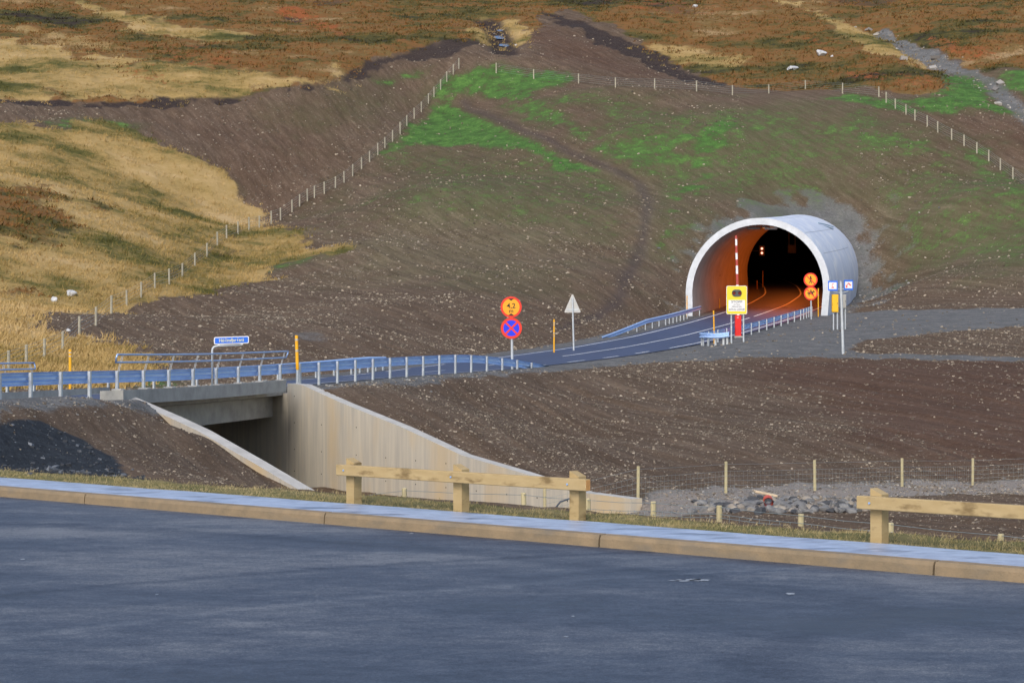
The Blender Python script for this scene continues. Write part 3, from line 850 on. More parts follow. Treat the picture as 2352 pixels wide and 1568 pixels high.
# ---------------------------------------------------------------- car park, kerb, pavement
def lot_material():
    m = mat('car_park_asphalt', (.050, .060, .085), .55)
    n, l = m.node_tree.nodes, m.node_tree.links
    b = n['Principled BSDF']
    tc = n.new('ShaderNodeTexCoord')
    def nz(sc, vec, det=5, ro=.6):
        t = n.new('ShaderNodeTexNoise'); t.inputs['Scale'].default_value = sc; t.inputs['Detail'].default_value = det; t.inputs['Roughness'].default_value = ro
        l.new(vec, t.inputs['Vector']); return t.outputs['Fac']
    mp = n.new('ShaderNodeMapping'); mp.inputs['Rotation'].default_value = (0, 0, R(38)); mp.inputs['Scale'].default_value = (.75, 1.35, 1)
    l.new(tc.outputs['Object'], mp.inputs[0])
    a = nz(.24, mp.outputs[0], 6, .58)
    a2 = nz(2.2, mp.outputs[0], 6, .75)
    g = nz(26, tc.outputs['Object'], 3, .7)
    def mth(op, x, y):
        q = n.new('ShaderNodeMath'); q.operation = op
        for k, v in enumerate((x, y)):
            if isinstance(v, (int, float)): q.inputs[k].default_value = v
            else: l.new(v, q.inputs[k])
        return q.outputs[0]
    g3 = nz(70, tc.outputs['Object'], 2, .6)
    g2 = nz(8, tc.outputs['Object'], 5, .8)
    def cent(v, k): return mth('MULTIPLY', mth('SUBTRACT', v, .5), k)
    tot = mth('ADD', mth('ADD', cent(a, 2.7), cent(a2, 1.3)), mth('ADD', cent(g2, .9), mth('ADD', cent(g, 1.2), cent(g3, 1.3))))
    # worn curved wheel track across the lot
    def circ(p, q, r):
        ax, ay = p; bx, by = q; cx, cy = r
        d = 2 * (ax * (by - cy) + bx * (cy - ay) + cx * (ay - by))
        ux = ((ax * ax + ay * ay) * (by - cy) + (bx * bx + by * by) * (cy - ay) + (cx * cx + cy * cy) * (ay - by)) / d
        uy = ((ax * ax + ay * ay) * (cx - bx) + (bx * bx + by * by) * (ax - cx) + (cx * cx + cy * cy) * (bx - ax)) / d
        return ux, uy, math.hypot(ax - ux, ay - uy)
    for (pts, wd, k) in (((( -4.4, 19.3), (-1.9, 22.0), (.8, 23.9)), .22, .22), (((-5.6, 21.9), (-3.0, 24.2), (-.2, 25.9)), .22, -.26), (((-7.5, 30.5), (-4.0, 29.0), (.5, 25.6)), .5, -.24), (((2.2, 19.2), (3.6, 21.0), (5.6, 21.6)), .5, -.25)):
        ux, uy, rr = circ(*pts)
        vm = n.new('ShaderNodeVectorMath'); vm.operation = 'DISTANCE'
        l.new(tc.outputs['Object'], vm.inputs[0]); vm.inputs[1].default_value = (ux, uy, 0)
        dd = mth('ABSOLUTE', mth('SUBTRACT', mth('ADD', vm.outputs['Value'], cent(a2, .5)), rr), 0)
        mr = n.new('ShaderNodeMapRange'); mr.interpolation_type = 'SMOOTHSTEP'
        mr.inputs[1].default_value = wd; mr.inputs[2].default_value = 0; mr.inputs[3].default_value = 0; mr.inputs[4].default_value = k
        l.new(dd, mr.inputs[0])
        tot = mth('ADD', tot, mth('MULTIPLY', mr.outputs[0], mth('MULTIPLY', a, 1.6)))
    rp = n.new('ShaderNodeValToRGB')
    e = rp.color_ramp.elements
    e[0].position, e[0].color = .05, (.013, .018, .033, 1)
    e[1].position, e[1].color = .98, (.150, .165, .190, 1)
    x = e.new(.34); x.color = (.036, .047, .074, 1)
    x = e.new(.56); x.color = (.058, .072, .102, 1)
    x = e.new(.76); x.color = (.088, .104, .132, 1)
    l.new(mth('ADD', tot, .5), rp.inputs[0])
    l.new(rp.outputs[0], b.inputs['Base Color'])
    r2 = n.new('ShaderNodeMapRange'); r2.inputs[1].default_value = .35; r2.inputs[2].default_value = .65; r2.inputs[3].default_value = .42; r2.inputs[4].default_value = .75
    l.new(a, r2.inputs[0]); l.new(r2.outputs[0], b.inputs['Roughness'])
    bp = n.new('ShaderNodeBump'); bp.inputs['Strength'].default_value = .35; bp.inputs['Distance'].default_value = .01
    l.new(g, bp.inputs['Height']); l.new(bp.outputs[0], b.inputs['Normal'])
    return m
M['lot'] = lot_material()
b = MB()
b.add([kpt(.04, -60), kpt(.04, 60), kpt(-70, 60), kpt(-70, -60)], [(0, 1, 2, 3)])
lot = tag(b.build('car_park_asphalt', M['lot'], recalc=False), kind='structure')
if lot.data.polygons[0].normal.z < 0: lot.data.flip_normals()
# kerb stones about 4.6 m long with open joints
kerb_mat = mat('kerb_concrete', (.285, .21, .125), .85, col2=(.19, .148, .095), scale=3.2, bump=.35, bscale=40, streak=((1.6, 1.6, 4), (.17, .145, .11), .54, .74))
b = MB()
tj = [-29.9, -25.3, -20.7, -16.07, -11.2, -6.55, -2.05, 2.45, 6.9, 11.4, 15.9]
AXK = (Vector((KD[0], KD[1], 0)), Vector((KN[0], KN[1], 0)), Vector((0, 0, 1)))
# abscissa of a kerb pixel joint: project plan point on KD
def kt(x, y): return x * KD[0] + y * KD[1]
tj = [kt(-13.5, 39.7), kt(-9.9, 36.6), kt(-6.24, 33.35), kt(-2.54, 30.1), kt(.94, 27.1), kt(4.34, 24.16), kt(7.8, 21.2), kt(11.3, 18.2), kt(14.8, 15.2), kt(18.3, 12.2)]
tj = [tj[0] - 9.2, tj[0] - 4.6] + tj
prof_k = [(0, -.06), (.012, .10), (.035, .142), (.16, .15), (.16, -.06)]
for a0, a1 in zip(tj[:-1], tj[1:]):
    pts = [kpt(0, a0 + .012), kpt(0, a1 - .012)]
    b.sweep(pts, [AXK[1], AXK[1]], prof_k)
tag(b.build('kerb', kerb_mat), kind='structure')
b = MB()
b.box(kpt(.09, (tj[0] + tj[-1]) / 2, .03), (tj[-1] - tj[0] - .1, .08, .14), AXK)
tag(b.build('kerb_bedding', M['dark_gap']), kind='structure')
M['pave'] = mat('pavement_asphalt', (.46, .55, .72), .34, col2=(.25, .32, .46), scale=5.0, stretch=(.8, 1.1, 1), bump=.4, bscale=40, streak=((1.3, 3.0, 1), (.14, .18, .27), .54, .64))
b = MB()
t0, t1 = tj[0], tj[-1]
nseg = 60
ks = [t0 + (t1 - t0) * k / nseg for k in range(nseg + 1)]
vs_, fs_ = [], []
for k, t in enumerate(ks):
    e = .03 * math.sin(t * 1.7) + .02 * math.sin(t * 4.1)
    vs_ += [kpt(.165, t, .146), kpt(.7, t, .156), kpt(1.24 + e, t, .15), kpt(1.27 + e, t, .05)]
for k in range(nseg):
    for q in range(3):
        fs_.append((k * 4 + q, (k + 1) * 4 + q, (k + 1) * 4 + q + 1, k * 4 + q + 1))
b.add(vs_, fs_)
tag(b.build('pavement', M['pave']), kind='structure')
# dried white splashes on the car park
b = MB()
for (px, py, w_, d_) in ((1592, 1331, .10, .030), (1610, 1332, .12, .035), (1572, 1334, .07, .02), (1545, 1333, .05, .012), (1558, 1331, .04, .01), (1815, 1363, .05, .03), (945, 1225, .03, .02), (1300, 1462, .02, .012), (1316, 1415, .02, .012), (52, 1284, .03, .02), (360, 1365, .02, .015)):
    Y = CAMZ * F / (py - HY); c = at(px, py, Y)
    n = 14
    pts = [Vector((c.x + w_ * math.cos(2 * math.pi * k / n) * random.uniform(.6, 1.2), c.y + d_ * math.sin(2 * math.pi * k / n) * random.uniform(.6, 1.2) * 3, .004)) for k in range(n)]
    b.add(pts, [tuple(range(n))])
tag(b.build('paint_splashes', mat('pale_splash', (.27, .30, .34), .7, var=.3, scale=20)), kind='stuff')

# ---------------------------------------------------------------- road with markings
def ribbon(s0, s1, l0, l1, dz, step=1.0, mb=None):
    b = mb or MB()
    n = max(1, int(math.ceil((s1 - s0) / step)))
    vs_, fs_ = [], []
    for k in range(n + 1):
        s = s0 + (s1 - s0) * k / n
        vs_ += [road_pt(s, l0, dz), road_pt(s, l1, dz)]
    for k in range(n):
        fs_.append((2 * k, 2 * k + 1, 2 * k + 3, 2 * k + 2))
    b.add(vs_, fs_)
    return b
SE = len(RC) - 3
road = tag(ribbon(0, SE, -3.75, 3.75, 0).build('road', M['asphalt']), kind='structure')
def up(o):
    if sum(p.normal.z for p in o.data.polygons) < 0: o.data.flip_normals()
    return o
up(road)
up(ribbon(road_at_y(122, -3.25), SE, -3.32, -3.18, .006).build('edge_line', M['marking'], road))
b = MB()
s = 2.0
while s < road_at_y(121, -3.25):
    ribbon(s, s + 3, -3.32, -3.18, .006, mb=b); s += 5
up(b.build('edge_line', M['marking'], road))
b = MB()
s_c = road_at_y(122, 0)
ribbon(s_c, MOUTH - 3, -.07, .07, .006, mb=b)
s = 1.0
while s < s_c - 6:
    ribbon(s, s + 3.0, -.07, .07, .006, mb=b); s += 9
s = MOUTH - 1
ribbon(s, SE, -.07, .07, .006, mb=b)
up(b.build('centre_line', M['marking'], road))
b = MB()
s1_, s2_ = road_at_y(105, 3.25), road_at_y(131, 3.25)
ribbon(0, s1_ - 3, 3.18, 3.32, .006, mb=b)
s = s1_
while s < s2_ - 3:
    ribbon(s, s + 3, 3.18, 3.32, .006, mb=b); s += 6.5
ribbon(s2_, SE, 3.18, 3.32, .006, mb=b)
up(b.build('edge_line', M['marking'], road))

# ---------------------------------------------------------------- guard rails
def wprof(sgn):
    f = [(.0, -.155), (.018, -.150), (.080, -.118), (.082, -.075), (.022, -.030), (.022, .030), (.082, .075), (.080, .118), (.018, .150), (.0, .155)]
    bk = [(t - .010, h) for t, h in f[::-1]]
    return [(sgn * t, h) for t, h in f + bk]
def rail_thing(name, path, sides, post_idx, label, cat, beam_h=.60, post_out=.09, post_top=.75, hand=None, group=None, sink=.25, post_w=(.055, .11), plates=(), ramp=None, beam_d=0.0):
    """path: ground points under the beam; sides: unit vectors pointing to the road"""
    o0 = Vector(path[len(path) // 2])
    t = thing(name, o0, label, cat, group)
    b = MB()
    hs = [beam_h if ramp is None else ramp[i] for i in range(len(path))]
    b.sweep([Vector(p) + Vector((0, 0, h)) for p, h in zip(path, hs)], sides, wprof(1))
    b.build('beam', M['galv'], t, smooth=False)
    def pt(i):
        i0 = int(i); f = i - i0
        i1 = min(i0 + 1, len(path) - 1)
        return Vector(path[i0]).lerp(Vector(path[i1]), f), Vector(sides[i0]), hs[i0] * (1 - f) + hs[i1] * f
    for k, i in enumerate(post_idx):
        p, sd_, h = pt(i)
        fwd = Vector((sd_.y, -sd_.x, 0))
        top = h + (post_top - beam_h)
        b = MB()
        bb = sink if k not in plates else -.24
        c = p - sd_ * post_out
        # C-section post: web and two flanges
        b.box(c + Vector((0, 0, (top - bb) / 2)), (post_w[1], .012, top + bb), (fwd, sd_, Vector((0, 0, 1))))
        for q in (-1, 1):
            b.box(c + fwd * (q * (post_w[1] / 2 - .008)) + sd_ * .033 + Vector((0, 0, (top - bb) / 2 - .002)), (.016, .055, top + bb), (fwd, sd_, Vector((0, 0, 1))))
        po = b.build('post', M['galv_post'], t)
        if k in plates:
            b = MB()
            b.box(c + Vector((0, 0, .262)), (.30, .26, .045), (fwd, sd_, Vector((0, 0, 1))), bev=.008)
            b.build('base_plate', M['conc_pale'], po)
    return t
# near rail along the bridge
def nr_point(i, lat=4.25):
    s = road_at_y(i, lat)
    return road_pt(s, lat)
nr_y = list(NRX[:, 1])
path, sides = [], []
first = 6
for k in range(first, len(NRX)):
    s = road_at_y(NRX[k, 1], 4.25)
    g = road_pt(s, 4.25)
    i0 = int(s)
    path.append(g)
    sides.append(Vector((-RN[i0, 0], -RN[i0, 1], 0)))
nb = len(path)
# extra half step at the end and buried tip
def ext(n):
    d = (path[-1] - path[-2]).normalized()
    for _ in range(n):
        path.append(path[-1] + d * 1.6 + Vector((.10, 0, 0))); sides.append(sides[-1])
ext(2)
ramp = [.60] * len(path)
for k, v in zip(range(len(path) - 7, len(path)), (.56, .48, .36, .24, .08, -.07, -.25)): ramp[k] = v
br0, br1 = 12 - first + 3, 12 - first + 10           # posts that stand on the bridge
near_rail = rail_thing('guardrail', path, sides, list(range(nb)), 'long steel guardrail with posts running over the bridge, nearest the car park', 'guardrail', ramp=ramp, plates=tuple(range(br0, br1 + 1)))
# pedestrian handrail above the bridge posts
def handrail(parent, path, sides, i0, i1, lean=-1):
    def off(k, h, o_): return Vector(path[k]) - Vector(sides[k]) * (.09 + o_) + Vector((0, 0, h))
    ks = list(range(i0, i1 + 1))
    d0 = (Vector(path[i0]) - Vector(path[i0 + 1])).normalized() * .42
    d1 = (Vector(path[i1]) - Vector(path[i1 - 1])).normalized() * .35
    low = [off(k, .97, .07) for k in ks]; top = [off(k, 1.17, .13) for k in ks]
    loop = [low[0] + d0 * .85] + low + [low[-1] + d1 * .9]
    b = MB()
    b.tube(loop, .026, 8)
    b.tube([top[0] + d0] + top + [top[-1] + d1], .026, 8)
    b.tube([loop[0], (loop[0] + top[0] + d0) / 2 + d0 * .06, top[0] + d0], .024, 8)
    b.tube([loop[-1], (loop[-1] + top[-1] + d1) / 2 + d1 * .06, top[-1] + d1], .024, 8)
    hr = b.build('handrail', M['pipe'], parent, smooth=True)
    for k in ks:
        b = MB()
        f = Vector((sides[k].y, -sides[k].x, 0))
        for q in (-.05, .05):
            b.tube([off(k, .68, .0) + f * q, off(k, .85, .035) + f * q, off(k, 1.0, .085) + f * q, off(k, 1.17, .13) + f * q], .008, 5)
        b.build('bracket', M['galv_post'], hr)
handrail(near_rail, path, sides, br0, br1)
# far rail
fpath, fsides = [], []
s = road_at_y(62, -4.25)
s_end = road_at_y(110.2, -4.25)
while s <= s_end:
    g = road_pt(s, -4.25); i0 = int(s)
    fpath.append(g - Vector((0, 0, .04))); fsides.append(Vector((RN[i0, 0], RN[i0, 1], 0)))
    s += 2.0
nf = len(fpath)
framp = [.60] * nf
for k, v in zip(range(nf - 3, nf), (.60, .58, .50)): framp[k] = v
fposts = list(range(0, 8)) + list(range(8, nf - 5, 2)) + [nf - 5, nf - 4, nf - 3, nf - 2.5, nf - 2, nf - 1.5, nf - 1.05]
far_rail = rail_thing('guardrail', fpath, fsides, fposts, 'steel guardrail on the far side of the road, mostly hidden behind the nearer guardrail', 'guardrail', ramp=framp)
handrail(far_rail, fpath, fsides, 0, 7)
# rail left of the tunnel mouth, its start buried
lpath, lsides, lr = [], [], []
s = road_at_y(148, -4.25)
k = 0
while s < MOUTH + 1.6:
    out = .5 * max(0, 1 - k / 5.0)
    g = road_pt(s, -4.35 - out, -.03); i0 = int(s)
    lpath.append(g); lsides.append(Vector((RN[i0, 0], RN[i0, 1], 0)))
    lr.append(-.02 + .62 * min(1, k / 5.0))
    s += 2; k += 1
lp = [1.5, 3, 4, 5, 6, 7, 8, 8.6, 9.2, 9.8, 10.4, 11, 11.6]
left_rail = rail_thing('guardrail', lpath, lsides, [q for q in lp if q < len(lpath) - 1] + [len(lpath) - 1.01], 'guardrail rising from the ground towards the left foot of the tunnel arch', 'guardrail', ramp=lr)
# rail right of the tunnel mouth with its curved end
rpath, rsides = [], []
c0 = road_pt(road_at_y(134.2, 4.25), 4.25)
fw = RD[int(road_at_y(134.2, 4.25))]; rt = np.array((fw[1], -fw[0]))
arc = []
r0 = 1.15
cc = c0 + Vector((rt[0] * r0, rt[1] * r0, 0))
for k in range(9):
    a = R(100 - 100 * k / 8)
    d = Vector((-rt[0], -rt[1], 0)) * math.cos(a) + Vector((-fw[0], -fw[1], 0)) * math.sin(a)
    q = cc + d * r0
    arc.append((q, -d))
hd = (arc[0][0] - arc[1][0]).normalized()
st = []
for k in (.55, .28):
    st.append((arc[0][0] + hd * k, arc[0][1]))
for q, sd_ in st + arc:
    gz = float(ground_xy(np.array([q.x]), np.array([q.y]))[0])
    rpath.append(Vector((q.x, q.y, gz))); rsides.append(-sd_)
s = road_at_y(136.0, 4.25); n_arc = len(rpath)
while s < MOUTH + .6:
    g = road_pt(s, 4.25, -.02); i0 = int(s)
    rpath.append(g); rsides.append(Vector((-RN[i0, 0], -RN[i0, 1], 0)))
    s += 2.6
rp_ = [.4, 1.2, 3, 5, 7, 9] + list(range(n_arc, len(rpath) - 2)) + [len(rpath) - 2.5, len(rpath) - 2, len(rpath) - 1.6, len(rpath) - 1.25, len(rpath) - 1.02]
right_rail = rail_thing('guardrail', rpath, rsides, rp_, 'guardrail with a rounded end, running to the right foot of the tunnel arch', 'guardrail')

# ---------------------------------------------------------------- bridge
bp0 = at(455, 900, 66)
bridge = thing('road_bridge', (-7.5, 68, -2.6), 'concrete road bridge with open underpass and long sloping wing walls', 'bridge')
sA, sB = road_at_y(59.2, 4.6), road_at_y(78.2, 4.6)
b = MB()
n = 24
prof = [(-4.02, -.05), (-4.02, -.30), (-3.6, -.35), (-3.6, -.95), (3.55, -.95), (3.55, -.30), (4.02, -.25), (4.02, -.05)]
vs_, fs_ = [], []
for k in range(n + 1):
    s = sA + (sB - sA) * k / n
    for (t, h) in prof:
        vs_.append(road_pt(s, t, h))
m_ = len(prof)
for k in range(n):
    for q in range(m_):
        fs_.append((k * m_ + q, (k + 1) * m_ + q, (k + 1) * m_ + (q + 1) % m_, k * m_ + (q + 1) % m_))
fs_ += [tuple(range(m_)), tuple(n * m_ + q for q in range(m_))[::-1]]
b.add(vs_, fs_)
b.build('deck', M['conc_grey'], bridge)
def s_px(px, lat):
    ks_ = np.arange(0, 110)
    pr_ = np.array([HX + road_pt(q, lat).x / road_pt(q, lat).y * F for q in ks_])
    return float(np.interp(px, pr_, ks_))
for nm, la, lb, sa, sb, eh in (('edge_beam', 4.03, 4.66, s_px(283, 4.66), s_px(658, 4.66), .24), ('edge_beam', -4.9, -4.03, sA - 1, sB + 1, .20)):
    b = MB()
    vs_, fs_ = [], []
    for k in range(n + 1):
        s = sa + (sb - sa) * k / n
        for (t, h) in ((la, eh), (lb, eh + .01), (lb, -.12), (la, -.14)):
            vs_.append(road_pt(s, t, h))
    for k in range(n):
        for q in range(4):
            fs_.append((k * 4 + q, (k + 1) * 4 + q, (k + 1) * 4 + (q + 1) % 4, k * 4 + (q + 1) % 4))
    fs_ += [(0, 1, 2, 3), (n * 4 + 3, n * 4 + 2, n * 4 + 1, n * 4)]
    b.add(vs_, fs_)
    b.build(nm, M['conc_grey'], bridge)
ZUP = Vector((0, 0, 1))
def wall(name, pts, th, bottom, m_, cap_m, outward, parent):
    b = MB()
    vs_, fs_ = [], []
    for (x, y, z) in pts:
        ox, oy = outward[0] * th, outward[1] * th
        vs_ += [(x, y, bottom), (x, y, z), (x + ox, y + oy, z), (x + ox, y + oy, bottom)]
    n = len(pts)
    for k in range(n - 1):
        for q in range(3):
            fs_.append((k * 4 + q, (k + 1) * 4 + q, (k + 1) * 4 + q + 1, k * 4 + q + 1))
    fs_ += [(0, 1, 2, 3), ((n - 1) * 4 + 3, (n - 1) * 4 + 2, (n - 1) * 4 + 1, (n - 1) * 4)]
    b.add(vs_, fs_)
    if name == 'wing_wall':                          # formwork tie holes
        for k in range(n - 1):
            (xa, ya, za), (xb, yb, zb) = pts[k], pts[k + 1]
            L_ = math.hypot(xb - xa, yb - ya); nn = max(1, int(L_ / 1.25))
            for q in range(nn):
                f = (q + .5) / nn
                zt = za + (zb - za) * f
                for lv in (.1, -.75, -1.6, -2.3):
                    if lv > zt - .3: continue
                    c = Vector((xa + (xb - xa) * f - outward[0] * .003, ya + (yb - ya) * f - outward[1] * .003, lv))
                    b.prism(circle(.022, 8), c, (Vector((WD[0], WD[1], 0)), ZUP, Vector((-outward[0], -outward[1], 0))), .002, mi=2)
    o = b.build(name, [m_, cap_m, M['dark_gap']], parent)
    for p in o.data.polygons:
        if p.normal.z > .5 and p.material_index == 0: p.material_index = 1
    return o
wall('wing_wall', RW, .36, -4, M['conc_new'], M['conc_pale'], WN, bridge)
wall('wing_wall', LW, .36, -4, M['conc_new'], M['conc_pale'], -WN, bridge)
def abut(p0, th, L, ztop):
    a = [(p0[0] - WD[0] * L, p0[1] - WD[1] * L, ztop), (p0[0] - WD[0] * .01, p0[1] - WD[1] * .01, ztop)]
    return wall('abutment', a, th, -4, M['conc_new'], M['conc_pale'], WN, bridge)
abut((RW[0][0], RW[0][1]), .7, 12.5, -.42)
wall('abutment', [(RW[0][0] - WD[0] * 1.9, RW[0][1] - WD[1] * 1.9, .17), (RW[0][0] - WD[0] * .02, RW[0][1] - WD[1] * .02, .17)], .5, -.45, M['conc_new'], M['conc_pale'], WN, bridge)
abut((LW[1][0] - WN[0] * .7, LW[1][1] - WN[1] * .7), .7, 12.5, -.42)
b = MB()
e0 = at(268, 903, 60.3)
b.box(e0 + Vector((0, .1, -.05)), (.35, .3, .22))
b.build('joint_filler', M['dark_gap'], bridge)

# ---------------------------------------------------------------- tunnel
tun = thing('tunnel_portal', road_pt(mi, 0), 'grey concrete tunnel tube sticking out of the slope, road running into it', 'tunnel')
RAKE = .22
def tube_mesh(name, prof, stations, m_, flip, parent, smooth=True):
    b = MB()
    vs_, fs_ = [], []
    np_ = len(prof)
    for k, s in enumerate(stations):
        rk = RAKE if k == 0 else (RAKE * .5 if k == 1 else 0)
        for (t, h) in prof:
            vs_.append(tube_pt(s, t, h, rk))
    for k in range(len(stations) - 1):
        for q in range(np_ - 1):
            f = (k * np_ + q, (k + 1) * np_ + q, (k + 1) * np_ + q + 1, k * np_ + q + 1)
            fs_.append(f[::-1] if flip else f)
    b.add(vs_, fs_)
    return b.build(name, m_, parent, smooth=smooth, recalc=False)
out_prof, in_prof = arch(SHELL, down=1.2), arch(0, down=.4)
st_out = [mi] + [mi + 2.2 + k * 2.0 for k in range(16)]
tube_mesh('outer_shell', out_prof, st_out, M['tube_out'], True, tun)
st_in = [mi] + [mi + 2.2 + k * 2.0 for k in range(29)]
s_conc = st_in[-1]
tube_mesh('concrete_lining', in_prof, st_in, M['tube_in'], False, tun)
# front face ring
b = MB()
vs_, fs_ = [], []
for (a, c) in zip(arch(SHELL, down=.9), arch(0, down=.9)):
    vs_ += [tube_pt(mi, a[0], a[1], RAKE) , tube_pt(mi, c[0], c[1], RAKE)]
na = len(out_prof)
for k in range(na - 1): fs_.append((2 * k, 2 * k + 1, 2 * k + 3, 2 * k + 2))
off = Vector((-RD[mi][0], -RD[mi][1], 0)) * .05
vs2 = [v + off for v in vs_]
n0 = len(vs_)
vs_ = vs_ + vs2
fs_ = [tuple(n0 + i for i in f) for f in fs_] + [(2 * k, 2 * k + 2, n0 + 2 * k + 2, n0 + 2 * k) for k in range(na - 1)] + [(2 * k + 1, n0 + 2 * k + 1, n0 + 2 * k + 3, 2 * k + 3) for k in range(na - 1)]
b.add(vs_, fs_)
b.build('front_rim', M['rim'], tun)
# casting joints over the shell
b = MB()
for s in [mi + 6.2, mi + 12.2, mi + 18.2]:
    pr_ = arch(SHELL + .012, down=.5); pr2 = arch(SHELL - .03, down=.5)
    vs_, fs_ = [], []
    for (t, h) in pr_:
        vs_ += [tube_pt(s, t, h), tube_pt(s + .06, t, h)]
    for k in range(len(pr_) - 1): fs_.append((2 * k, 2 * k + 1, 2 * k + 3, 2 * k + 2))
    b.add(vs_, fs_)
for ang in (58, 100, 128, 150):
    vs_, fs_ = [], []
    for k in range(10):
        s = mi + 2.4 + k * 2.4
        for da in (-.22, .22):
            a = R(ang + da); r = IN_R + SHELL + .010
            vs_.append(tube_pt(s, -r * math.cos(a), IN_H + r * math.sin(a)))
    for k in range(9): fs_.append((2 * k, 2 * k + 1, 2 * k + 3, 2 * k + 2))
    b.add(vs_, fs_)
b.build('casting_joint', mat('joint_concrete', (.38, .42, .48), .8), tun, recalc=True)
# loose membrane strip on the back of the shell
b = MB()
pts = []
for k in range(8):
    a = R(118 + 10 * k / 7); r = IN_R + SHELL + .06 + .02 * k
    pts.append(tube_pt(mi + 19 + k * .75, -r * math.cos(a), IN_H + r * math.sin(a)))
for w0 in (0, .16, .33):
    b.tube([p + Vector((0, 0, -w0)) for p in pts], .05, 5)
b.build('membrane_strip', mat('membrane_blue', (.35, .50, .62), .5), tun)
# dark bored section beyond the concrete lining
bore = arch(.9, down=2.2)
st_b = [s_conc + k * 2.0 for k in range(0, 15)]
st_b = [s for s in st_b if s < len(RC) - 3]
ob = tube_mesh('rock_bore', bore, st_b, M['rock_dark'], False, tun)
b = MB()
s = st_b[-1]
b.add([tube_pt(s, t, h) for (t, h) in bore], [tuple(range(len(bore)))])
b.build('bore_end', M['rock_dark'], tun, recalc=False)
b = MB()
vs_, fs_ = [], []
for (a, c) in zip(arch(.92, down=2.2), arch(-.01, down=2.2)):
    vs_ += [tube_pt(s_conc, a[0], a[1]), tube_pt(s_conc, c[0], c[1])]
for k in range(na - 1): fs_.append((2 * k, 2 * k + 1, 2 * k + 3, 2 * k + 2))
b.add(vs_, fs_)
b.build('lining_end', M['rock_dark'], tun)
# floor strips beside the carriageway inside
b = MB()
ribbon(mi - .5, len(RC) - 3, -6.8, -3.74, -.03, mb=b); ribbon(mi - .5, len(RC) - 3, 3.74, 6.8, -.03, mb=b)
o = up(b.build('verge_strip', mat('tunnel_verge', (.10, .095, .09), .9, var=.2, scale=2), tun))

# sodium lamps under the crown
M['lamp_on'] = mat('sodium_lamp', (.9, .5, .2), .4, emit=(1.0, .36, .08), estr=.5)
fix_m = mat('lamp_case', (.45, .46, .47), .5, .3)
for k, s in enumerate([mi + 9.0 + 4.6 * q for q in range(10)]):
    c = tube_pt(s, -.6, IN_H + IN_R - .38)
    i0 = int(s)
    fwd = Vector((RD[i0, 0], RD[i0, 1], 0)); sdv = Vector((RN[i0, 0], RN[i0, 1], 0))
    lt = thing('tunnel_lamp', c, 'orange sodium lamp in the row along the tunnel crown', 'lamp', 'sodium lamps along the tunnel crown')
    b = MB(); b.box(c + Vector((0, 0, .10)), (.36, 1.1, .16), (sdv, fwd, Vector((0, 0, 1))), bev=.03); b.build('case', fix_m, lt)
    b = MB(); b.box(c + Vector((0, 0, .009)), (.28, .95, .02), (sdv, fwd, Vector((0, 0, 1)))); b.build('glass', M['lamp_on'], lt)
    ld = bpy.data.lights.new('sodium_light', 'AREA')
    ld.shape = 'RECTANGLE'; ld.size = .28; ld.size_y = .95
    ld.energy = (85, 130, 145, 145, 135, 120, 95, 75, 55, 35)[k]; ld.color = (1.0, .18, .02)
    lo = bpy.data.objects.new('sodium_light', ld); COL.objects.link(lo)
    lo.parent = lt; lo.location = (0, 0, -.02); lo.rotation_euler = (0, 0, math.atan2(fwd.y, fwd.x) - math.pi / 2)
# unlit fitting at the crown of the mouth
c = tube_pt(mi + 4.5, -.2, IN_H + IN_R - .34)
i0 = mi + 4
fwd = Vector((RD[i0, 0], RD[i0, 1], 0)); sdv = Vector((RN[i0, 0], RN[i0, 1], 0))
lt = thing('light_fitting', c, 'pale twin light fitting hung at the crown of the tunnel mouth', 'light fitting')
b = MB()
b.box(c + sdv * .65, (.95, .4, .16), (sdv, fwd, Vector((0, 0, 1))), bev=.03); b.build('case', M['white'], lt)
b = MB(); b.box(c - sdv * .65 + Vector((0, 0, .02)), (.95, .4, .13), (sdv, fwd, Vector((0, 0, 1))), bev=.03); b.build('case', M['cab_grey'], lt)
for q in (-1, 1):
    b = MB(); b.tube([c + sdv * (q * .55) + Vector((0, 0, .06)), c + sdv * (q * .55) + Vector((0, 0, .34))], .025, 6); b.build('hanger', M['galv_post'], lt)
# signal lights and a dark sign deep inside
M['sig_on'] = mat('signal_glow', (.9, .9, .8), .4, emit=(1.0, .90, .66), estr=.95)
M['sig_rim'] = mat('signal_red_rim', (.4, .03, .02), .4, emit=(.9, .12, .03), estr=.6)
Ysig = 222.0
c = at(1750, 576, Ysig)
t = thing('signal_light', c - Vector((0, 0, .4)), 'pair of glowing white signal lights on the left tunnel wall', 'signal light')
b = MB(); b.box(c + Vector((0, .12, 0)), (.55, .16, 1.0), bev=.03); b.build('housing', M['lamp_grey'], t)
for dy in (-1, 1):
    cz = c + Vector((0, .02, .21 * dy))
    b = MB(); b.prism(circle(.15, 20), cz, (Vector((1, 0, 0)), Vector((0, 0, 1)), Vector((0, -1, 0))), .03); ln = b.build('lens', M['sig_rim'], t)
    b = MB(); b.prism(circle(.10, 20), cz + Vector((.0, -.032, .0)), (Vector((1, 0, 0)), Vector((0, 0, 1)), Vector((0, -1, 0))), .02); b.build('glow', M['sig_on'], ln)
b = MB(); b.tube([c + Vector((0, .2, 0)), c + Vector((-1.1, .4, 0))], .03, 6); b.build('bracket', M['steel_dark'], t)
c = at(1819, 572, 224)
t = thing('hanging_sign', c, 'small dark square sign hanging inside the dark tunnel', 'sign')
b = MB(); b.box(c, (.78, .06, .78)); b.build('panel', mat('sign_dim', (.006, .007, .010), .5), t)
b = MB(); b.box(c + Vector((0, -.035, -.04)), (.48, .02, .44)); b.build('face', M['black'], t)
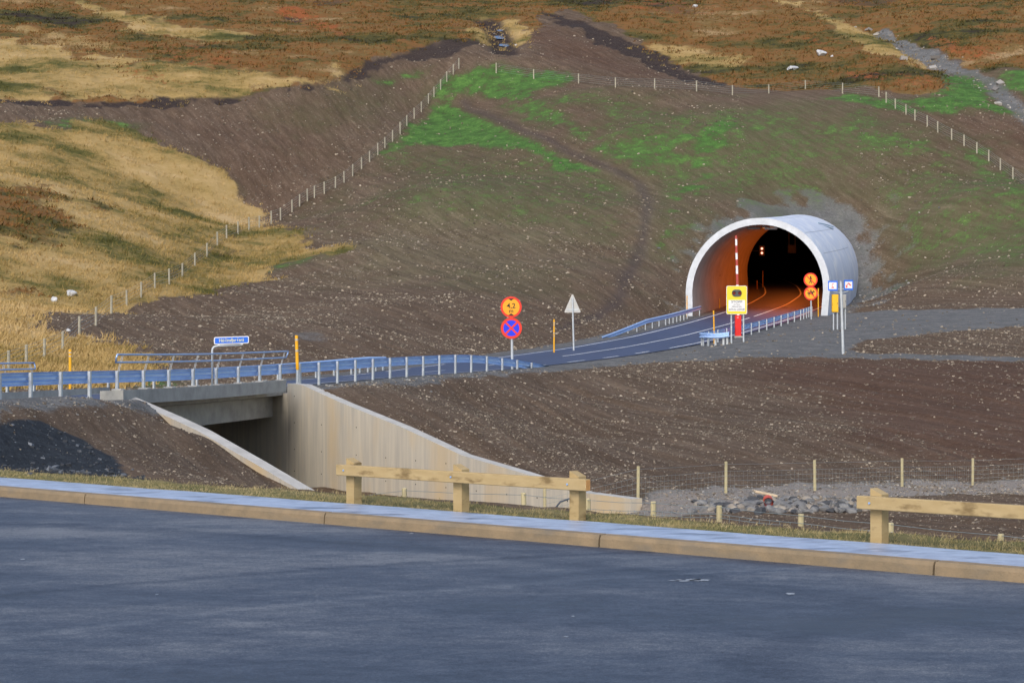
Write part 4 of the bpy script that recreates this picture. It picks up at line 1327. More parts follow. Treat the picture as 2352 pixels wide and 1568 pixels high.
for q in (-.3, .3):
    b = MB(); b.tube([c + Vector((q, 0, .38)), c + Vector((q, 0, 2.2))], .02, 6); b.build('hanger', M['steel_dark'], t)

# ---------------------------------------------------------------- snow stakes
def stake(px, ytop, Y, base, label, bands=(.08, .14, .42, .48), lean=0.0, wd=.085, steel=0.0):
    top = at(px, ytop, Y)
    H = top.z - base
    t = thing('snow_stake', Vector((top.x + lean, Y, base)), label, 'snow stake', 'yellow snow stakes')
    b0 = Vector((top.x + lean, Y, base + steel)); tp = Vector((top.x, Y, top.z))
    b = MB(); b.tube([b0 - Vector((0, 0, .3 if steel == 0 else 0)), b0.lerp(tp, .5), tp - Vector((0, 0, .015)), tp], [wd / 2, wd / 2, wd / 2, wd * .42], 12)
    st_ = b.build('stake', M['yellow'], t, smooth=False)
    for f in bands:
        q = tp.lerp(b0, f); q2 = tp.lerp(b0, f + .025)
        b = MB(); b.tube([q, q2], wd / 2 + .003, 12); b.build('reflector_band', M['refl'], st_)
    if steel > 0:
        b = MB(); b.tube([Vector((top.x + lean, Y, base - .2)), b0], wd * .45, 10); b.build('socket', M['galv_post'], t)
    return t
stake(681, 770, 75.2, .42, 'yellow snow stake in a steel socket at the near guardrail, end of the bridge', (.10, .13, .42, .45), .03, .105, .5)
g = road_pt(road_at_y(81, -4.9), -4.9)
stake(161, 802, 80.5, g.z - .1, 'yellow snow stake behind the guardrail in front of the tan grass', (.07, .16), 0, .10, .3)
stake(1272.6, 733, road_pt(road_at_y(127, -4.4), -4.4).y + 1.5, road_pt(road_at_y(128, -4.4), -4.4).z, 'tall yellow snow stake on the far road edge beside the grey triangle sign', (.10, .16, .40, .48))
stake(1639, 713, 135.8, 1.0, 'yellow snow stake inside the rounded guardrail end', (.13, .15, .62, .64), .05)
pL = road_pt(mi - 1.0, -4.75)
stake(1578, 679, pL.y - .6, pL.z + .1, 'yellow snow stake leaning on the left foot of the tunnel arch', (.14, .28, .5, .8))
pR = road_pt(mi - .5, 4.8)
stake(1879.5, 662, pR.y - .9, pR.z - .1, 'yellow snow stake at the right foot of the tunnel arch', (.22, .68))
for (px, yt, Y, lab) in ((1653, 686, 186, 'yellow snow stake inside the tunnel, first along the left wall'), (1739, 644, 222, 'yellow snow stake deep in the tunnel along the left wall'), (1752, 622, 226, 'dim snow stake deepest in the tunnel beside the white edge line')):
    sx = road_at_y(Y, -4.1)
    stake(px, yt, Y, road_pt(sx, -4.1).z, lab, (.12, .4))

# ---------------------------------------------------------------- signs
XA, ZA, NA = Vector((1, 0, 0)), Vector((0, 0, 1)), Vector((0, -1, 0))
FR = (XA, ZA, NA)
def facing(deg):
    """panel axes turned about the vertical"""
    x = Vector((math.cos(R(deg)), math.sin(R(deg)), 0))
    return (x, ZA, x.cross(ZA))
def pole(t, base, top, r=.04, m_=None, name='pole'):
    b = MB(); b.tube([Vector(base) - Vector((0, 0, .35)), top, Vector(top) + Vector((0, 0, .012))], [r, r, r * .8], 12)
    return b.build(name, m_ or M['galv_post'], t, smooth=False)
# height limit and no stopping
Y = 101.0
base = at(1177, 851, Y)
t = thing('road_sign', base, 'two round signs on one pole, height limit 4.2 m above blue no-stopping disc', 'road sign')
pole(t, base, at(1174.5, 690, Y), .055)
for cy, kind in ((705, 0), (753.5, 1)):
    c = at(1174 + (.5 if kind else 0), cy, Y) + Vector((0, -.08, 0))
    rr = 24.2 / F * Y
    b = MB(); b.prism(circle(rr, 48), c, FR, .02); dsc = b.build('height_limit_disc' if kind == 0 else 'no_stopping_disc', M['red'], t)
    b = MB(); b.prism(circle(rr * (.80 if kind == 0 else .755), 48), c + NA * .022, FR, .004); fc = b.build('face', M['orange'] if kind == 0 else M['blue'], dsc)
    b = MB()
    if kind == 0:
        for sg in (1, -1):
            b.prism([(-.13 * rr / .46, sg * rr * .80), (.13 * rr / .46, sg * rr * .80), (0, sg * rr * .60)], c + NA * .028, FR, .003)
        b.build('arrow', M['black'], dsc)
        text_part('lettering', '4,2', rr * .66, c + NA * .028 + ZA * (rr * .10), FR, M['black'], dsc, stretch=1.05)
        text_part('lettering', 'm', rr * .56, c + NA * .028 - ZA * (rr * .38), FR, M['black'], dsc, stretch=1.05)
    else:
        for a in (45, 135):
            x = Vector((math.cos(R(a)), 0, math.sin(R(a)))); z = Vector((-math.sin(R(a)), 0, math.cos(R(a))))
            b.box(c + NA * (.028 + (.002 if a == 45 else 0)), (rr * 1.56, .005, rr * .17), (x, NA, z))
        b.build('cross_bar', M['red'], dsc)
    b = MB(); b.box(c + Vector((0, .03, 0)), (rr * .9, .03, .04)); b.box(c + Vector((0, .03, rr * .5)), (rr * .7, .03, .04)); b.build('clamp', M['galv_post'], t)
# back of a warning sign
Y = 131.0
base = at(1318, 797, Y)
t = thing('road_sign', base, 'grey back of a triangular sign with small plate below, at the road edge', 'road sign')
c = at(1315, 701, Y)
hw, hh = 18.5 / F * Y, 42.0 / F * Y
b = MB()
tri = []
for (u, v, a0) in ((hw - .05, -hh * .40, -90), (0, hh * .60 - .05, 30), (-hw + .05, -hh * .40, 150)):
    for k in range(4):
        a = R(a0 + 120 * k / 3); tri.append((u + .05 * math.cos(a), v + .05 * math.sin(a) + .05 * (v < 0)))
b.prism(tri, c + Vector((0, .06, 0)), FR, .02)
pn = b.build('triangle_panel', M['cream'], t)
b = MB()
for f in (-.22, .22): b.box(c + Vector((0, .035, hh * f)), (hw * (1.5 if f < 0 else .75), .02, .05), bev=.004)
b.build('stiffener', M['galv_post'], pn)
c2 = at(1315.5, 712.5, Y)
b = MB(); b.box(c2 + Vector((0, .05, 0)), (27 / F * Y, .02, 9 / F * Y), bev=.005); pp = b.build('lower_plate', M['cream'], t)
b = MB(); b.box(c2 + Vector((0, .03, 0)), (22 / F * Y, .02, .04)); b.build('stiffener', M['galv_post'], pp)
pole(t, base, at(1314.8, 684, Y), .05)
# river name sign on the bridge
Y = 65.6
k7 = br0 + 4
pb = at(487.5, 889, 67.0)
t = thing('name_sign', pb, 'blue river name sign on a bent pipe above the bridge rail', 'sign')
ctl = at(489, 795, pb.y)
tp = Vector((pb.x, pb.y, ctl.z))
ax = facing(6)
b = MB()
b.tube([pb - ZA * .03, Vector((pb.x, pb.y, tp.z - .12)), Vector((pb.x, pb.y, tp.z - .06)) + ax[0] * .015, Vector((pb.x, pb.y, tp.z - .015)) + ax[0] * .06, tp + ax[0] * .14 + ZA * .01, tp + ax[0] * .86 + ZA * .035], .032, 10)
b.build('bent_pipe', M['galv_post'], t, smooth=True)
pc = tp + ax[0] * .555 + ZA * .175
ax = (Vector((ax[0].x, ax[0].y, .035)).normalized(), ZA, ax[2])
b = MB(); b.prism(rrect(1.01, .215, .045), pc + ax[2] * .03, ax, .02); pan = b.build('panel', M['white'], t)
b = MB(); b.prism(rrect(.955, .165, .03), pc + ax[2] * .052, ax, .004); b.build('face', M['blue2'], pan)
text_part('lettering', 'Héðinsfjarðará', .135, pc + ax[2] * .058, ax, M['letter'], pan, stretch=.90)
b = MB()
for q in (-.36, .30): b.box(pc + ax[0] * q - ZA * .125, (.075, .08, .05), (ax[0], ax[2], ZA), bev=.01)
b.build('clamp', M['white'], t)

# stop board
Y = 131.6
gz = lambda x, y: float(ground_xy(np.array([x]), np.array([y]))[0])
cb = at(1692, 689, Y)
base = Vector((cb.x, Y, at(1692, 787, Y).z))
t = thing('stop_board', base, 'yellow board with two dark red lamps and a white STOPP notice on two posts', 'sign board')
W, H = 47.5 / F * Y, 65.5 / F * Y
b = MB(); b.prism(rrect(W, H, .09), cb, FR, .05); pan = b.build('panel', M['white'], t)
b = MB(); b.prism(rrect(W - .05, H - .05, .08), cb + NA * .052, FR, .004); b.build('yellow_face', M['board_yellow'], pan)
lc = cb + ZA * (H * .245)
b = MB(); b.prism(rrect(.56, .40, .19, 8), lc + NA * .058, FR, .03); lh = b.build('lamp_unit', M['lamp_grey'], t)
for q in (-1, 1):
    b = MB(); b.prism(circle(.095, 24), lc + XA * (.165 * q) + NA * .09, FR, .02); lr_ = b.build('red_lamp', M['lamp_red'], lh)
    b = MB()
    vs_, fs_ = [], []
    for k in range(11):
        a = R(180 * k / 10)
        for d in (.088, .19):
            vs_.append(lc + XA * (.165 * q + .105 * math.cos(a)) + ZA * (.105 * math.sin(a)) + NA * d)
    for k in range(10): fs_.append((2 * k, 2 * k + 1, 2 * k + 3, 2 * k + 2))
    b.add(vs_, fs_)
    b.build('lamp_hood', M['lamp_grey'], lr_)
nc = cb - ZA * (H * .195)
b = MB(); b.prism(rrect(W * .80, H * .39, .02), nc + NA * .058, FR, .006); nt_ = b.build('notice', M['white'], t)
for (txt, sz, dz, stx) in (('STOPP', .19, .215, 1.15), ('við rautt', .105, .065, 1.0), ('blikkandi ljós', .105, -.055, 1.0), ('GÖNG LOKUÐ', .135, -.215, 1.0)):
    text_part('lettering', txt, sz, nc + NA * .066 + ZA * dz, FR, M['text_grey'], nt_, stretch=stx)
for px in (1680, 1708):
    q = at(px, 787, Y + .08)
    pole(t, q, at(px - .5, 660, Y + .08), .05, name='support_post')
# barrier
Y = 143.0
base = at(1695, 773.5, Y)
t = thing('road_barrier', base, 'raised red and white barrier boom above a bright red housing', 'barrier')
top = at(1695, 724, Y)
b = MB(); b.box((base + top) / 2, (.38, .42, (top - base).z), bev=.02); hs = b.build('housing', M['box_red'], t)
b = MB(); b.box(base + Vector((0, 0, .0)), (.5, .55, .12)); b.build('footing', M['conc_grey'], t)
b = MB(); b.box(at(1694.5, 729, Y - .22), (.10, .01, .025)); b.build('badge', M['white'], hs)
b0 = at(1695.5, 726, Y); b1 = at(1690.5, 541, Y)
NB = 11
bdir = (b1 - b0)
bx = Vector((1, 0, 0)); bz = bdir.normalized(); bx = (bx - bz * bx.dot(bz)).normalized(); by = bz.cross(bx)
b = MB()
L = bdir.length
edges_ = [0, .30, .43, .525, .605, .69, .765, .845, .92, 1.0]
ypx = [726, 643, 618.6, 600, 580, 562.5, 554.5, 548, 543, 541]
ycuts = [726, 654.0, 629, 610, 596, 581, 564, 549, 541]
for k in range(len(ycuts) - 1):
    f0 = (726 - ycuts[k]) / 185.0; f1 = (726 - ycuts[k + 1]) / 185.0
    b.box(b0 + bdir * ((f0 + f1) / 2), (.145 - .03 * f0, .08, L * (f1 - f0)), (bx, by, bz), mi=0 if k % 2 == 0 else 1)
b.build('boom', [M['white'], M['boom_red']], t)
# prohibition signs at the tunnel mouth
Y = 166.5
base = at(1863.5, 731, Y)
t = thing('road_sign', base, 'two orange discs on one pole, no walking and no riding, at tunnel mouth', 'road sign')
pole(t, base, at(1862, 632, Y), .05)
def figure(b, c, s):          # walking figure
    b.prism(circle(.11 * s, 16), c + ZA * (.52 * s), FR, .003)
    for (u0, v0, u1, v1, w_) in ((.02, .40, .0, -.02, .22), (.0, .0, .16, -.52, .12), (-.02, .0, -.20, -.50, .12), (.06, .33, .26, .05, .08), (-.05, .33, -.22, .08, .08)):
        d = Vector((u1 - u0, 0, v1 - v0)).normalized(); p_ = Vector((d.z, 0, -d.x)) * (w_ / 2 * s)
        a_ = c + Vector((u0 * s, 0, v0 * s)); e_ = c + Vector((u1 * s, 0, v1 * s))
        b.add([a_ + p_, a_ - p_, e_ - p_ * .7, e_ + p_ * .7], [(0, 1, 2, 3)])
def horse(b, c, s):           # horse with rider
    out = [(-.62, .10), (-.52, .16), (-.15, .12), (.22, .16), (.42, .44), (.50, .52), (.54, .44), (.72, .26), (.66, .18), (.50, .25), (.40, -.06), (.42, -.22), (.58, -.34), (.54, -.42), (.32, -.28), (.22, -.14), (-.22, -.14), (-.30, -.30), (-.22, -.56), (-.32, -.56), (-.42, -.30), (-.46, -.08), (-.56, .0), (-.66, -.18)]
    b.prism([(u * s, v * s) for u, v in out], c, FR, .003)
    b.prism(circle(.10 * s, 14), c + Vector((0, 0, .56 * s)), FR, .003)
    b.prism([(-.12 * s, .12 * s), (.04 * s, .10 * s), (.14 * s, -.22 * s), (.20 * s, -.2 * s), (.10 * s, .20 * s), (.26 * s, .28 * s), (.06 * s, .46 * s), (-.10 * s, .44 * s)], c + NA * .0035, FR, .003)
for cx, cy, kind in ((1861.5, 642.5, 0), (1862, 673.5, 1)):
    c = at(cx, cy, Y) + NA * .07
    rr = 15.9 / F * Y
    b = MB(); b.prism(circle(rr, 40), c, FR, .02); dsc = b.build('no_walking_disc' if kind == 0 else 'no_riding_disc', M['red'], t)
    b = MB(); b.prism(circle(rr * .80, 40), c + NA * .022, FR, .004); b.build('face', M['orange'], dsc)
    b = MB(); (figure if kind == 0 else horse)(b, c + NA * .029 - ZA * (.05 * rr if kind == 0 else 0), rr * (.95 if kind == 0 else .8)); b.build('walking_figure' if kind == 0 else 'horse_and_rider', M['black'], dsc, recalc=False)
    b = MB()
    x = Vector((math.cos(R(-45)), 0, math.sin(R(-45)))); z = Vector((math.sin(R(45)), 0, math.cos(R(45))))
    b.box(c + NA * .040, (rr * 1.62, .006, rr * .13), (x, NA, z)); b.build('slash', M['red'], dsc)
# phone and extinguisher signs
Y = 121.0
base = at(1937, 813, Y)
t = thing('information_sign', base, 'tall pole with two blue and white square signs, phone and extinguisher', 'sign')
ptop = at(1931, 646, Y)
b = MB(); b.tube([base - Vector((0, 0, .3)), base.lerp(ptop, .5), ptop], [.075, .072, .068], 12); b.build('pole', M['galv_post'], t)
for k, (px, py, dg) in enumerate(((1912.5, 656.2, -8), (1948.5, 654.5, 8))):
    ax = facing(dg)
    c = at(px, py, Y) + NA * .05
    sw, shh = 21.5 / F * Y, 23.0 / F * Y
    b = MB(); b.prism(rrect(sw, shh, .02), c, ax, .02); pan = b.build('phone_panel' if k == 0 else 'extinguisher_panel', M['blue2'], t)
    b = MB(); b.prism(rrect(sw * .80, shh * .68, .01), c + ax[2] * .022, ax, .004); b.build('white_field', M['white'], pan)
    b = MB()
    cc_ = c + ax[2] * .028
    u = sw
    def line(pts, w_):
        for (u0, v0), (u1, v1) in zip(pts[:-1], pts[1:]):
            d = Vector((u1 - u0, v1 - v0)).normalized(); p_ = (-d.y * w_ / 2, d.x * w_ / 2)
            q = [(u0 + p_[0], v0 + p_[1]), (u0 - p_[0], v0 - p_[1]), (u1 - p_[0], v1 - p_[1]), (u1 + p_[0], v1 + p_[1])]
            b.prism([(a * u, c_ * u) for a, c_ in q], cc_, ax, .003)
    if k == 0:
        line([(.13, .22), (-.02, .22), (-.06, .16), (-.06, -.10), (-.02, -.20)], .055)
        line([(-.16, -.22), (.12, -.22)], .05); line([(.02, -.12), (.12, -.20)], .07)
    else:
        line([(-.22, -.28), (-.22, -.02)], .16); line([(-.20, .0), (-.05, .16), (.02, .20)], .06); line([(-.02, .20), (.22, -.06)], .12); line([(.20, -.08), (.28, -.02)], .05)
    b.build('pictogram', mat('pictogram_red', (.78, .10, .12), .5), pan)
    br = c - ZA * (shh * .58) + Vector((0, .03, 0))
    jn = at(1932.5, 673, Y)
    b = MB(); b.tube([br, jn], .022, 6); b.tube([c + Vector((0, .03, -shh * .30)), at(1932.5, 664, Y)], .02, 6); b.build('bracket', M['galv_post'], t)
# emergency phone cabinets
Y = 146.5
def cabinet(name, px0, px1, y0, y1, yb, Y, m_, posts, label):
    a, c_ = at(px0, y0, Y), at(px1, y1, Y)
    base = at((px0 + px1) / 2, yb, Y)
    t = thing(name, base, label, 'cabinet')
    mid_ = (a + c_) / 2 + Vector((0, .18, 0))
    b = MB(); b.box(mid_, (c_.x - a.x, .36, a.z - c_.z), bev=.025); bd = b.build('body', m_, t)
    b = MB(); b.box(mid_ + Vector((0, -.185, 0)), ((c_.x - a.x) * .86, .012, (a.z - c_.z) * .9), bev=.004); dr = b.build('door', m_, t)
    b = MB(); b.box(mid_ + Vector(((c_.x - a.x) * .34, -.198, 0)), (.03, .02, .10), bev=.004); b.build('handle', M['steel_dark'], dr)
    for p in posts:
        q = at(p, yb, Y + .15)
        b = MB(); b.tube([q - Vector((0, 0, .3)), Vector((q.x, q.y, c_.z + .2))], .045, 8); b.build('support_post', M['galv_post'], t)
cabinet('phone_cabinet', 1911.5, 1926, 676, 717, 748.5, Y, M['cab_yellow'], (1914.5, 1923.5), 'yellow emergency phone cabinet on posts beside the gravel track')
cabinet('equipment_cabinet', 1930, 1944, 676, 708, 747, Y + .9, M['cab_grey'], (1932.5, 1941.5), 'grey equipment cabinet half hidden behind the sign pole')

# ---------------------------------------------------------------- timber rails by the pavement
def timber_fence(posts, r0, r1, label):
    t = thing('timber_barrier', kpt(1.35, posts[len(posts) // 2], .15), label, 'wooden barrier', 'timber barriers along the pavement')
    X, Yv = AXK[0], AXK[1]
    for tp in posts:
        c = kpt(1.47, tp, 0)
        b = MB()
        hw_ = .075
        h_f, h_b = .15 + .60, .15 + .545           # slanted top
        vs_ = []
        for (u, v) in ((-hw_, -hw_), (hw_, -hw_), (hw_, hw_), (-hw_, hw_)):
            vs_.append(c + X * u + Yv * v + ZA * -.35)
        for (u, v) in ((-hw_, -hw_), (hw_, -hw_), (hw_, hw_), (-hw_, hw_)):
            vs_.append(c + X * u + Yv * v + ZA * (.755 if u < 0 else .690))
        b.add(vs_, [(0, 1, 2, 3), (4, 5, 6, 7), (0, 1, 5, 4), (1, 2, 6, 5), (2, 3, 7, 6), (3, 0, 4, 7)])
        b.build('post', M['wood'], t)
    mid_ = kpt(1.47 - .075 - .055, (r0 + r1) / 2, .15 + .445)
    b = MB(); b.box(mid_, (r1 - r0, .10, .148), AXK, bev=.008)
    rl = b.build('rail', [M['wood'], M['wood_end']], t)
    for p in rl.data.polygons:
        if abs(p.normal.x * KD[0] + p.normal.y * KD[1]) > .9: p.material_index = 1
    for tp in posts:
        c = kpt(1.47 - .075 - .055 - .052, tp - .02, .15 + .445)
        b = MB(); b.prism(circle(.013, 10), c, (X, ZA, -Yv), .012); b.build('bolt', M['galv'], rl)
def kt_px(px, n, z):
    """abscissa along the kerb direction where a line n metres behind it is seen at px"""
    k = (px - HX) / F
    # KN*(KC+n)+KD*t : x = k*y
    x0, y0 = KN * (KC + n)
    return (k * y0 - x0) / (KD[0] - k * KD[1])
timber_fence([kt_px(813, 1.47, 0), kt_px(1059.5, 1.47, 0), kt_px(1327, 1.47, 0)], kt_px(778, 1.35, 0), kt_px(1352, 1.35, 0), 'three-post timber rail in front of the concrete wing wall')
p0 = kt_px(2020, 1.47, 0)
timber_fence([p0, p0 + 2.1, p0 + 4.2], kt_px(1973, 1.35, 0), p0 + 4.5, 'timber rail running out of the right edge, in front of the brown field')

# ---------------------------------------------------------------- wire fences
def wire_fence(name, posts, label, wires, mesh_v=0.0, post_r=.05, wire_r=.006, pm=None, group=None, net_r=.004):
    """posts: [(base, height)]"""
    o0 = posts[len(posts) // 2][0]
    t = thing(name, o0, label, 'wire fence', group)
    for (p, h) in posts:
        b = MB()
        ln = Vector((random.uniform(-.02, .02), random.uniform(-.02, .02), 0))
        b.tube([p - Vector((0, 0, .3)), p + Vector((0, 0, h - .01)) + ln, p + Vector((0, 0, h)) + ln], [post_r, post_r * .95, post_r * .8], 8)
        b.build('post', pm or M['post_wood'], t)
    b = MB()
    for (p, h), (q, g) in zip(posts[:-1], posts[1:]):
        for f in wires:
            a = p + Vector((0, -post_r, h * f)); c = q + Vector((0, -post_r, g * f))
            b.tube([a, (a + c) / 2 - Vector((0, 0, .012)), c], wire_r, 4, cap=False)
        if mesh_v:
            d = (q - p).length; n = int(d / mesh_v)
            for k in range(1, n):
                f = k / n
                lo = p.lerp(q, f) + Vector((0, -post_r, h * wires[0])); hi = p.lerp(q, f) + Vector((0, -post_r, (h + (g - h) * f) * wires[-2]))
                b.tube([lo, hi], net_r, 4, cap=False)
    b.build('wire_netting', M['wire'], t, recalc=False)
def posts_px(lst):
    out = []
    for (px, yt, yb) in lst:
        g = ground(px, yb)
        out.append((g, max(.75, (yb - yt) / F * g.y)))
    hs = [h for _, h in out]; md = sorted(hs)[len(hs) // 2]
    return [(g, .6 * md + .4 * h) for g, h in out]
hill = [(1054, 132, 158), (1041, 148, 171), (1026.4, 164, 188), (1012, 183, 205.5), (997, 200, 223), (984, 216, 238), (967.7, 234, 258), (951.6, 247, 272.6), (934.4, 264.5, 289), (919.3, 276, 308), (901.5, 297, 325.6), (884.4, 316.5, 340), (868, 326, 356), (849, 347, 372.6), (830.4, 360, 388), (810, 376, 404.5), (790.4, 393.4, 419.6), (770.4, 405.5, 433), (745, 417, 445), (722, 425.6, 454), (706, 432, 462), (688, 446, 474), (671, 456.5, 487), (644.5, 475.7, 506), (623, 482, 514), (595.5, 497, 523.6), (572, 498, 528), (546.5, 508, 538), (520.6, 515, 548), (499.5, 531, 564), (475.7, 558, 590), (447.5, 583, 611.6), (419, 608, 636), (388.7, 617, 652), (355.8, 627, 662), (324, 648, 683), (291, 668, 701.6), (255.5, 681, 720), (220, 708, 748), (182.3, 732.5, 768.7), (144.3, 768.7, 805), (101.7, 785, 824), (60.4, 809, 839), (19.5, 826, 855), (-30, 850, 880)]
wire_fence('wire_fence', posts_px(hill), 'long wire fence climbing the hill from the lower left to the peat bank', (.2, .4, .6, .8, .95), 0, .07, .007, M['post_old'])
topf = [(1140, 143, 168), (1226, 160.5, 181), (1329, 170, 192), (1413.8, 180, 200.4), (1503.4, 180.6, 204), (1600, 184.6, 210), (1682.4, 197, 219), (1766, 198, 215), (1850, 188, 205), (1935, 189.7, 215), (2018.8, 199, 223)]
wire_fence('wire_fence', posts_px([(1055.5, 132, 158)] + topf)[1:], 'wire fence with widely spaced posts along the top edge of the seeded slope', (.2, .4, .6, .8, .95), 0, .07, .007, M['post_old'])
rightf = [(2035.5, 211, 236), (2056.7, 228, 250), (2081, 241, 263.5), (2101.7, 252, 277), (2130, 265, 290), (2154, 279, 304), (2186, 295, 321.6), (2214.5, 310.5, 335), (2243.7, 327, 352.5), (2271, 345, 370), (2297.7, 362.5, 391), (2326.6, 384, 411), (2357, 405, 434), (2390, 428, 458)]
wire_fence('wire_fence', posts_px(rightf), 'wire fence running down the right side of the hill, posts close together', (.2, .4, .6, .8, .95), 0, .07, .007, M['post_old'])
field = [(1465, 1070, 62), (1667, 1059.5, 65), (1872, 1056, 67), (2072, 1052, 70), (2234, 1052, 74), (2420, 1052, 74), (2620, 1052, 74)]
fp = []
for (px, yt, Y) in field:
    tp = at(px, yt, Y)
    g_ = gz(tp.x, tp.y)
    fp.append((Vector((tp.x, Y, g_)), min(1.05, max(.8, tp.z - g_))))
fp.insert(0, (Vector((fp[0][0].x - 2.5, 61, gz(fp[0][0].x - 2.5, 61))), .95))
wire_fence('wire_fence', fp, 'wire netting fence with thin pale posts across the brown field', (.1, .25, .4, .55, .7, .92), .16, .045, .0032, None, None, .0016)
verge = [(931, 1120, 35.8), (1205, 1131, 33.6), (1350, 1144, 32.4), (1500, 1151, 31.3), (1652, 1160, 30.3), (1838, 1180, 29.2), (2046, 1200, 28.1), (2297, 1225, 26.9), (2560, 1252, 25.9)]
vp = []
for (px, yt, Y) in verge:
    tp = at(px, yt, Y)
    g_ = min(gz(tp.x, tp.y), tp.z - .35)
    vp.append((Vector((tp.x, Y, g_)), tp.z - g_))
vp.insert(0, (vp[0][0] + Vector((-2, 1.7, -.1)), .5))
wire_fence('wire_fence', vp, 'low wire fence whose stub posts show just behind the grass verge', (.15, .35, .55, .68, .95), .17, .04, .0035, None, None, .0025)

# ---------------------------------------------------------------- boulders and rock pile
def rock_mesh(name, size, seed, m_, flat=.7, sub=2):
    bm = bmesh.new()
    bmesh.ops.create_icosphere(bm, subdivisions=sub, radius=1.0)
    r_ = random.Random(seed)
    planes = [(Vector((r_.gauss(0, 1), r_.gauss(0, 1), r_.gauss(0, 1))).normalized(), r_.uniform(.50, .82)) for _ in range(12)]
    for v in bm.verts:
        p = v.co.copy()
        for nrm, d in planes:
            e = p.dot(nrm) - d
            if e > 0: p -= nrm * e * .97
        p *= 1 + r_.uniform(-.04, .04)
        v.co = Vector((p.x * size[0], p.y * size[1], p.z * size[2]))
    me = bpy.data.meshes.new(name)
    bm.to_mesh(me); bm.free()
    me.materials.append(m_)
    return me
def put_rock(name, me, loc, label, cat='rock', group=None, rz=0.0):
    o = bpy.data.objects.new(name, me)
    COL.objects.link(o); o.location = loc; o.rotation_euler = (0, 0, rz)
    return tag(o, label, cat, group)
for k, (px, py, wpx, hpx, lab) in enumerate(((1886, 128, 28, 20, 'large pale grey boulder on the orange moor, upper right'), (1820, 161, 32, 13, 'flat pale boulder on the moor, below and left of the larger boulder'), (1911, 131, 9, 6, 'small pale stone just right of the largest moor boulder'), (164, 677, 36, 14, 'wide pale boulder in the tan grass, half sunk'), (124, 691, 20, 13, 'rounded pale boulder left of the half-sunk one in the grass'), (1597, 17, 14, 8, 'small pale boulder at the top of the moor'), (158, 760, 14, 7, 'white flat stone on bare soil beside the hill fence'))):
    g = ground(px, py)
    sx, sz = wpx / F * g.y / 2, hpx / F * g.y * .62
    put_rock('boulder', rock_mesh('boulder', (sx, sx * .8, sz), 40 + k, M['boulder'], sub=3), g + Vector((0, 0, sz * .35)), lab, 'boulder', 'pale boulders on the moor')
rmes = [rock_mesh('rock', (.145, .13, .115), 70 + k, M[('rock', 'rock2', 'rock', 'rock3', 'rock2', 'rock')[k % 6]], sub=2) for k in range(12)]
r_ = random.Random(5)
cnt = 0
for row in range(5):
    for q in range(27):
        px = 1590 + q * 15.8 + r_.uniform(-6, 6) + row * 4
        py = 1176 - row * 7.2 + r_.uniform(-3, 3) - (px - 1590) * .004
        if row == 4 and not (1680 < px < 1960): continue
        if r_.random() < .1: continue
        g = ground(px, py)
        me = rmes[r_.randrange(12)]
        o = put_rock('rock', me, g + Vector((0, 0, .03)), 'angular rock in the heap at the stream outlet', 'rock', 'rocks heaped at the stream outlet', r_.uniform(0, 6.28))
        sc = r_.uniform(.55, 1.35)
        o.scale = (sc * r_.uniform(.8, 1.4), sc, sc * r_.uniform(.7, 1.1))
g = ground(1762, 1166)
b = MB()
b.tube([g + Vector((0, -.30, .16)), g + Vector((.05, .3, .18))], .12, 16, cap=False); b.tube([g + Vector((.05, .3, .18)), g + Vector((0, -.29, .16))], .10, 16, cap=False)
t = b.build('drain_pipe', M['pipe_orange'], origin=g, recalc=False); tag(t, 'orange plastic drain pipe end poking out of the rock heap', 'pipe')
g = ground(1758, 1148)
b = MB(); xs = Vector((1, .1, -.22)).normalized(); ys = Vector((-.1, 1, 0)).normalized()
b.box(g + Vector((0, -.05, .18)), (.62, .3, .07), (xs, ys, xs.cross(ys)), bev=.015)
tag(b.build('flat_slab', M['slab'], origin=g), 'pale orange flat slab lying tilted on the rock heap', 'stone slab')
g = ground(1455, 1178)
b = MB()
a_ = at(1287, 1152, 47); c_ = at(1316, 1142, 47)
b.tube([a_ - Vector((.2, 0, .25)), a_, c_], .018, 6)
tag(b.build('steel_rod', M['steel_dark'], origin=a_), 'dark bent rod sticking up before the end of the wing wall', 'rod')

# ---------------------------------------------------------------- loose stones on the bare slopes
def scatter(n, weight, ymin=40, ymax=300, seed=1, view=.245, power=2.0):
    rg = np.random.default_rng(seed)
    # sample uniformly over the visible area as the eye spreads it, so far ground is not starved
    i = rg.uniform(0, NV - 1.01, n * 6); j = rg.uniform((.30 - view) / .60 * (NU - 1), (.30 + view) / .60 * (NU - 1), n * 6)
    i0, j0 = i.astype(int), j.astype(int)
    wv_ = weight[i0, j0]
    ok = (rg.uniform(0, 1, len(i)) < wv_) & (vv[i0] > ymin) & (vv[i0] < ymax)
    i, j = i[ok][:n], j[ok][:n]
    Y = 22.0 * (430 / 22.0) ** (i / (NV - 1))
    X = (j / (NU - 1) * .60 - .30) * Y
    return X, Y, ground_xy(X, Y)
soilw = np.clip(1 - ZN['tan'] * 1.1 - ZN['heath'] * 1.1 - ZN['verge'] - ZN['peat'] * .6 - ZN['green'] * .75, 0, 1) * (.30 + .7 * sstep(-.35, .4, fbm(GX, GY, 7, 4, 90)))
soilw = soilw * (1 - ZN['black']) * (RDI > 5.2) * (1 - .6 * (kn < 20)) * (1 - tr) * (1 - .75 * ZN['rust'])
soilw = np.where(inside_tube(GX, GY, GZ, -.25), 0, soilw)
trackish = ZN['gravel'] * (GY > 100) * (GY < 172)
soilw *= 1 - .9 * np.clip(trackish, 0, 1)
cubev = np.array([(x, y, z) for x in (-1, 1) for y in (-1, 1) for z in (-1, 1)], float)
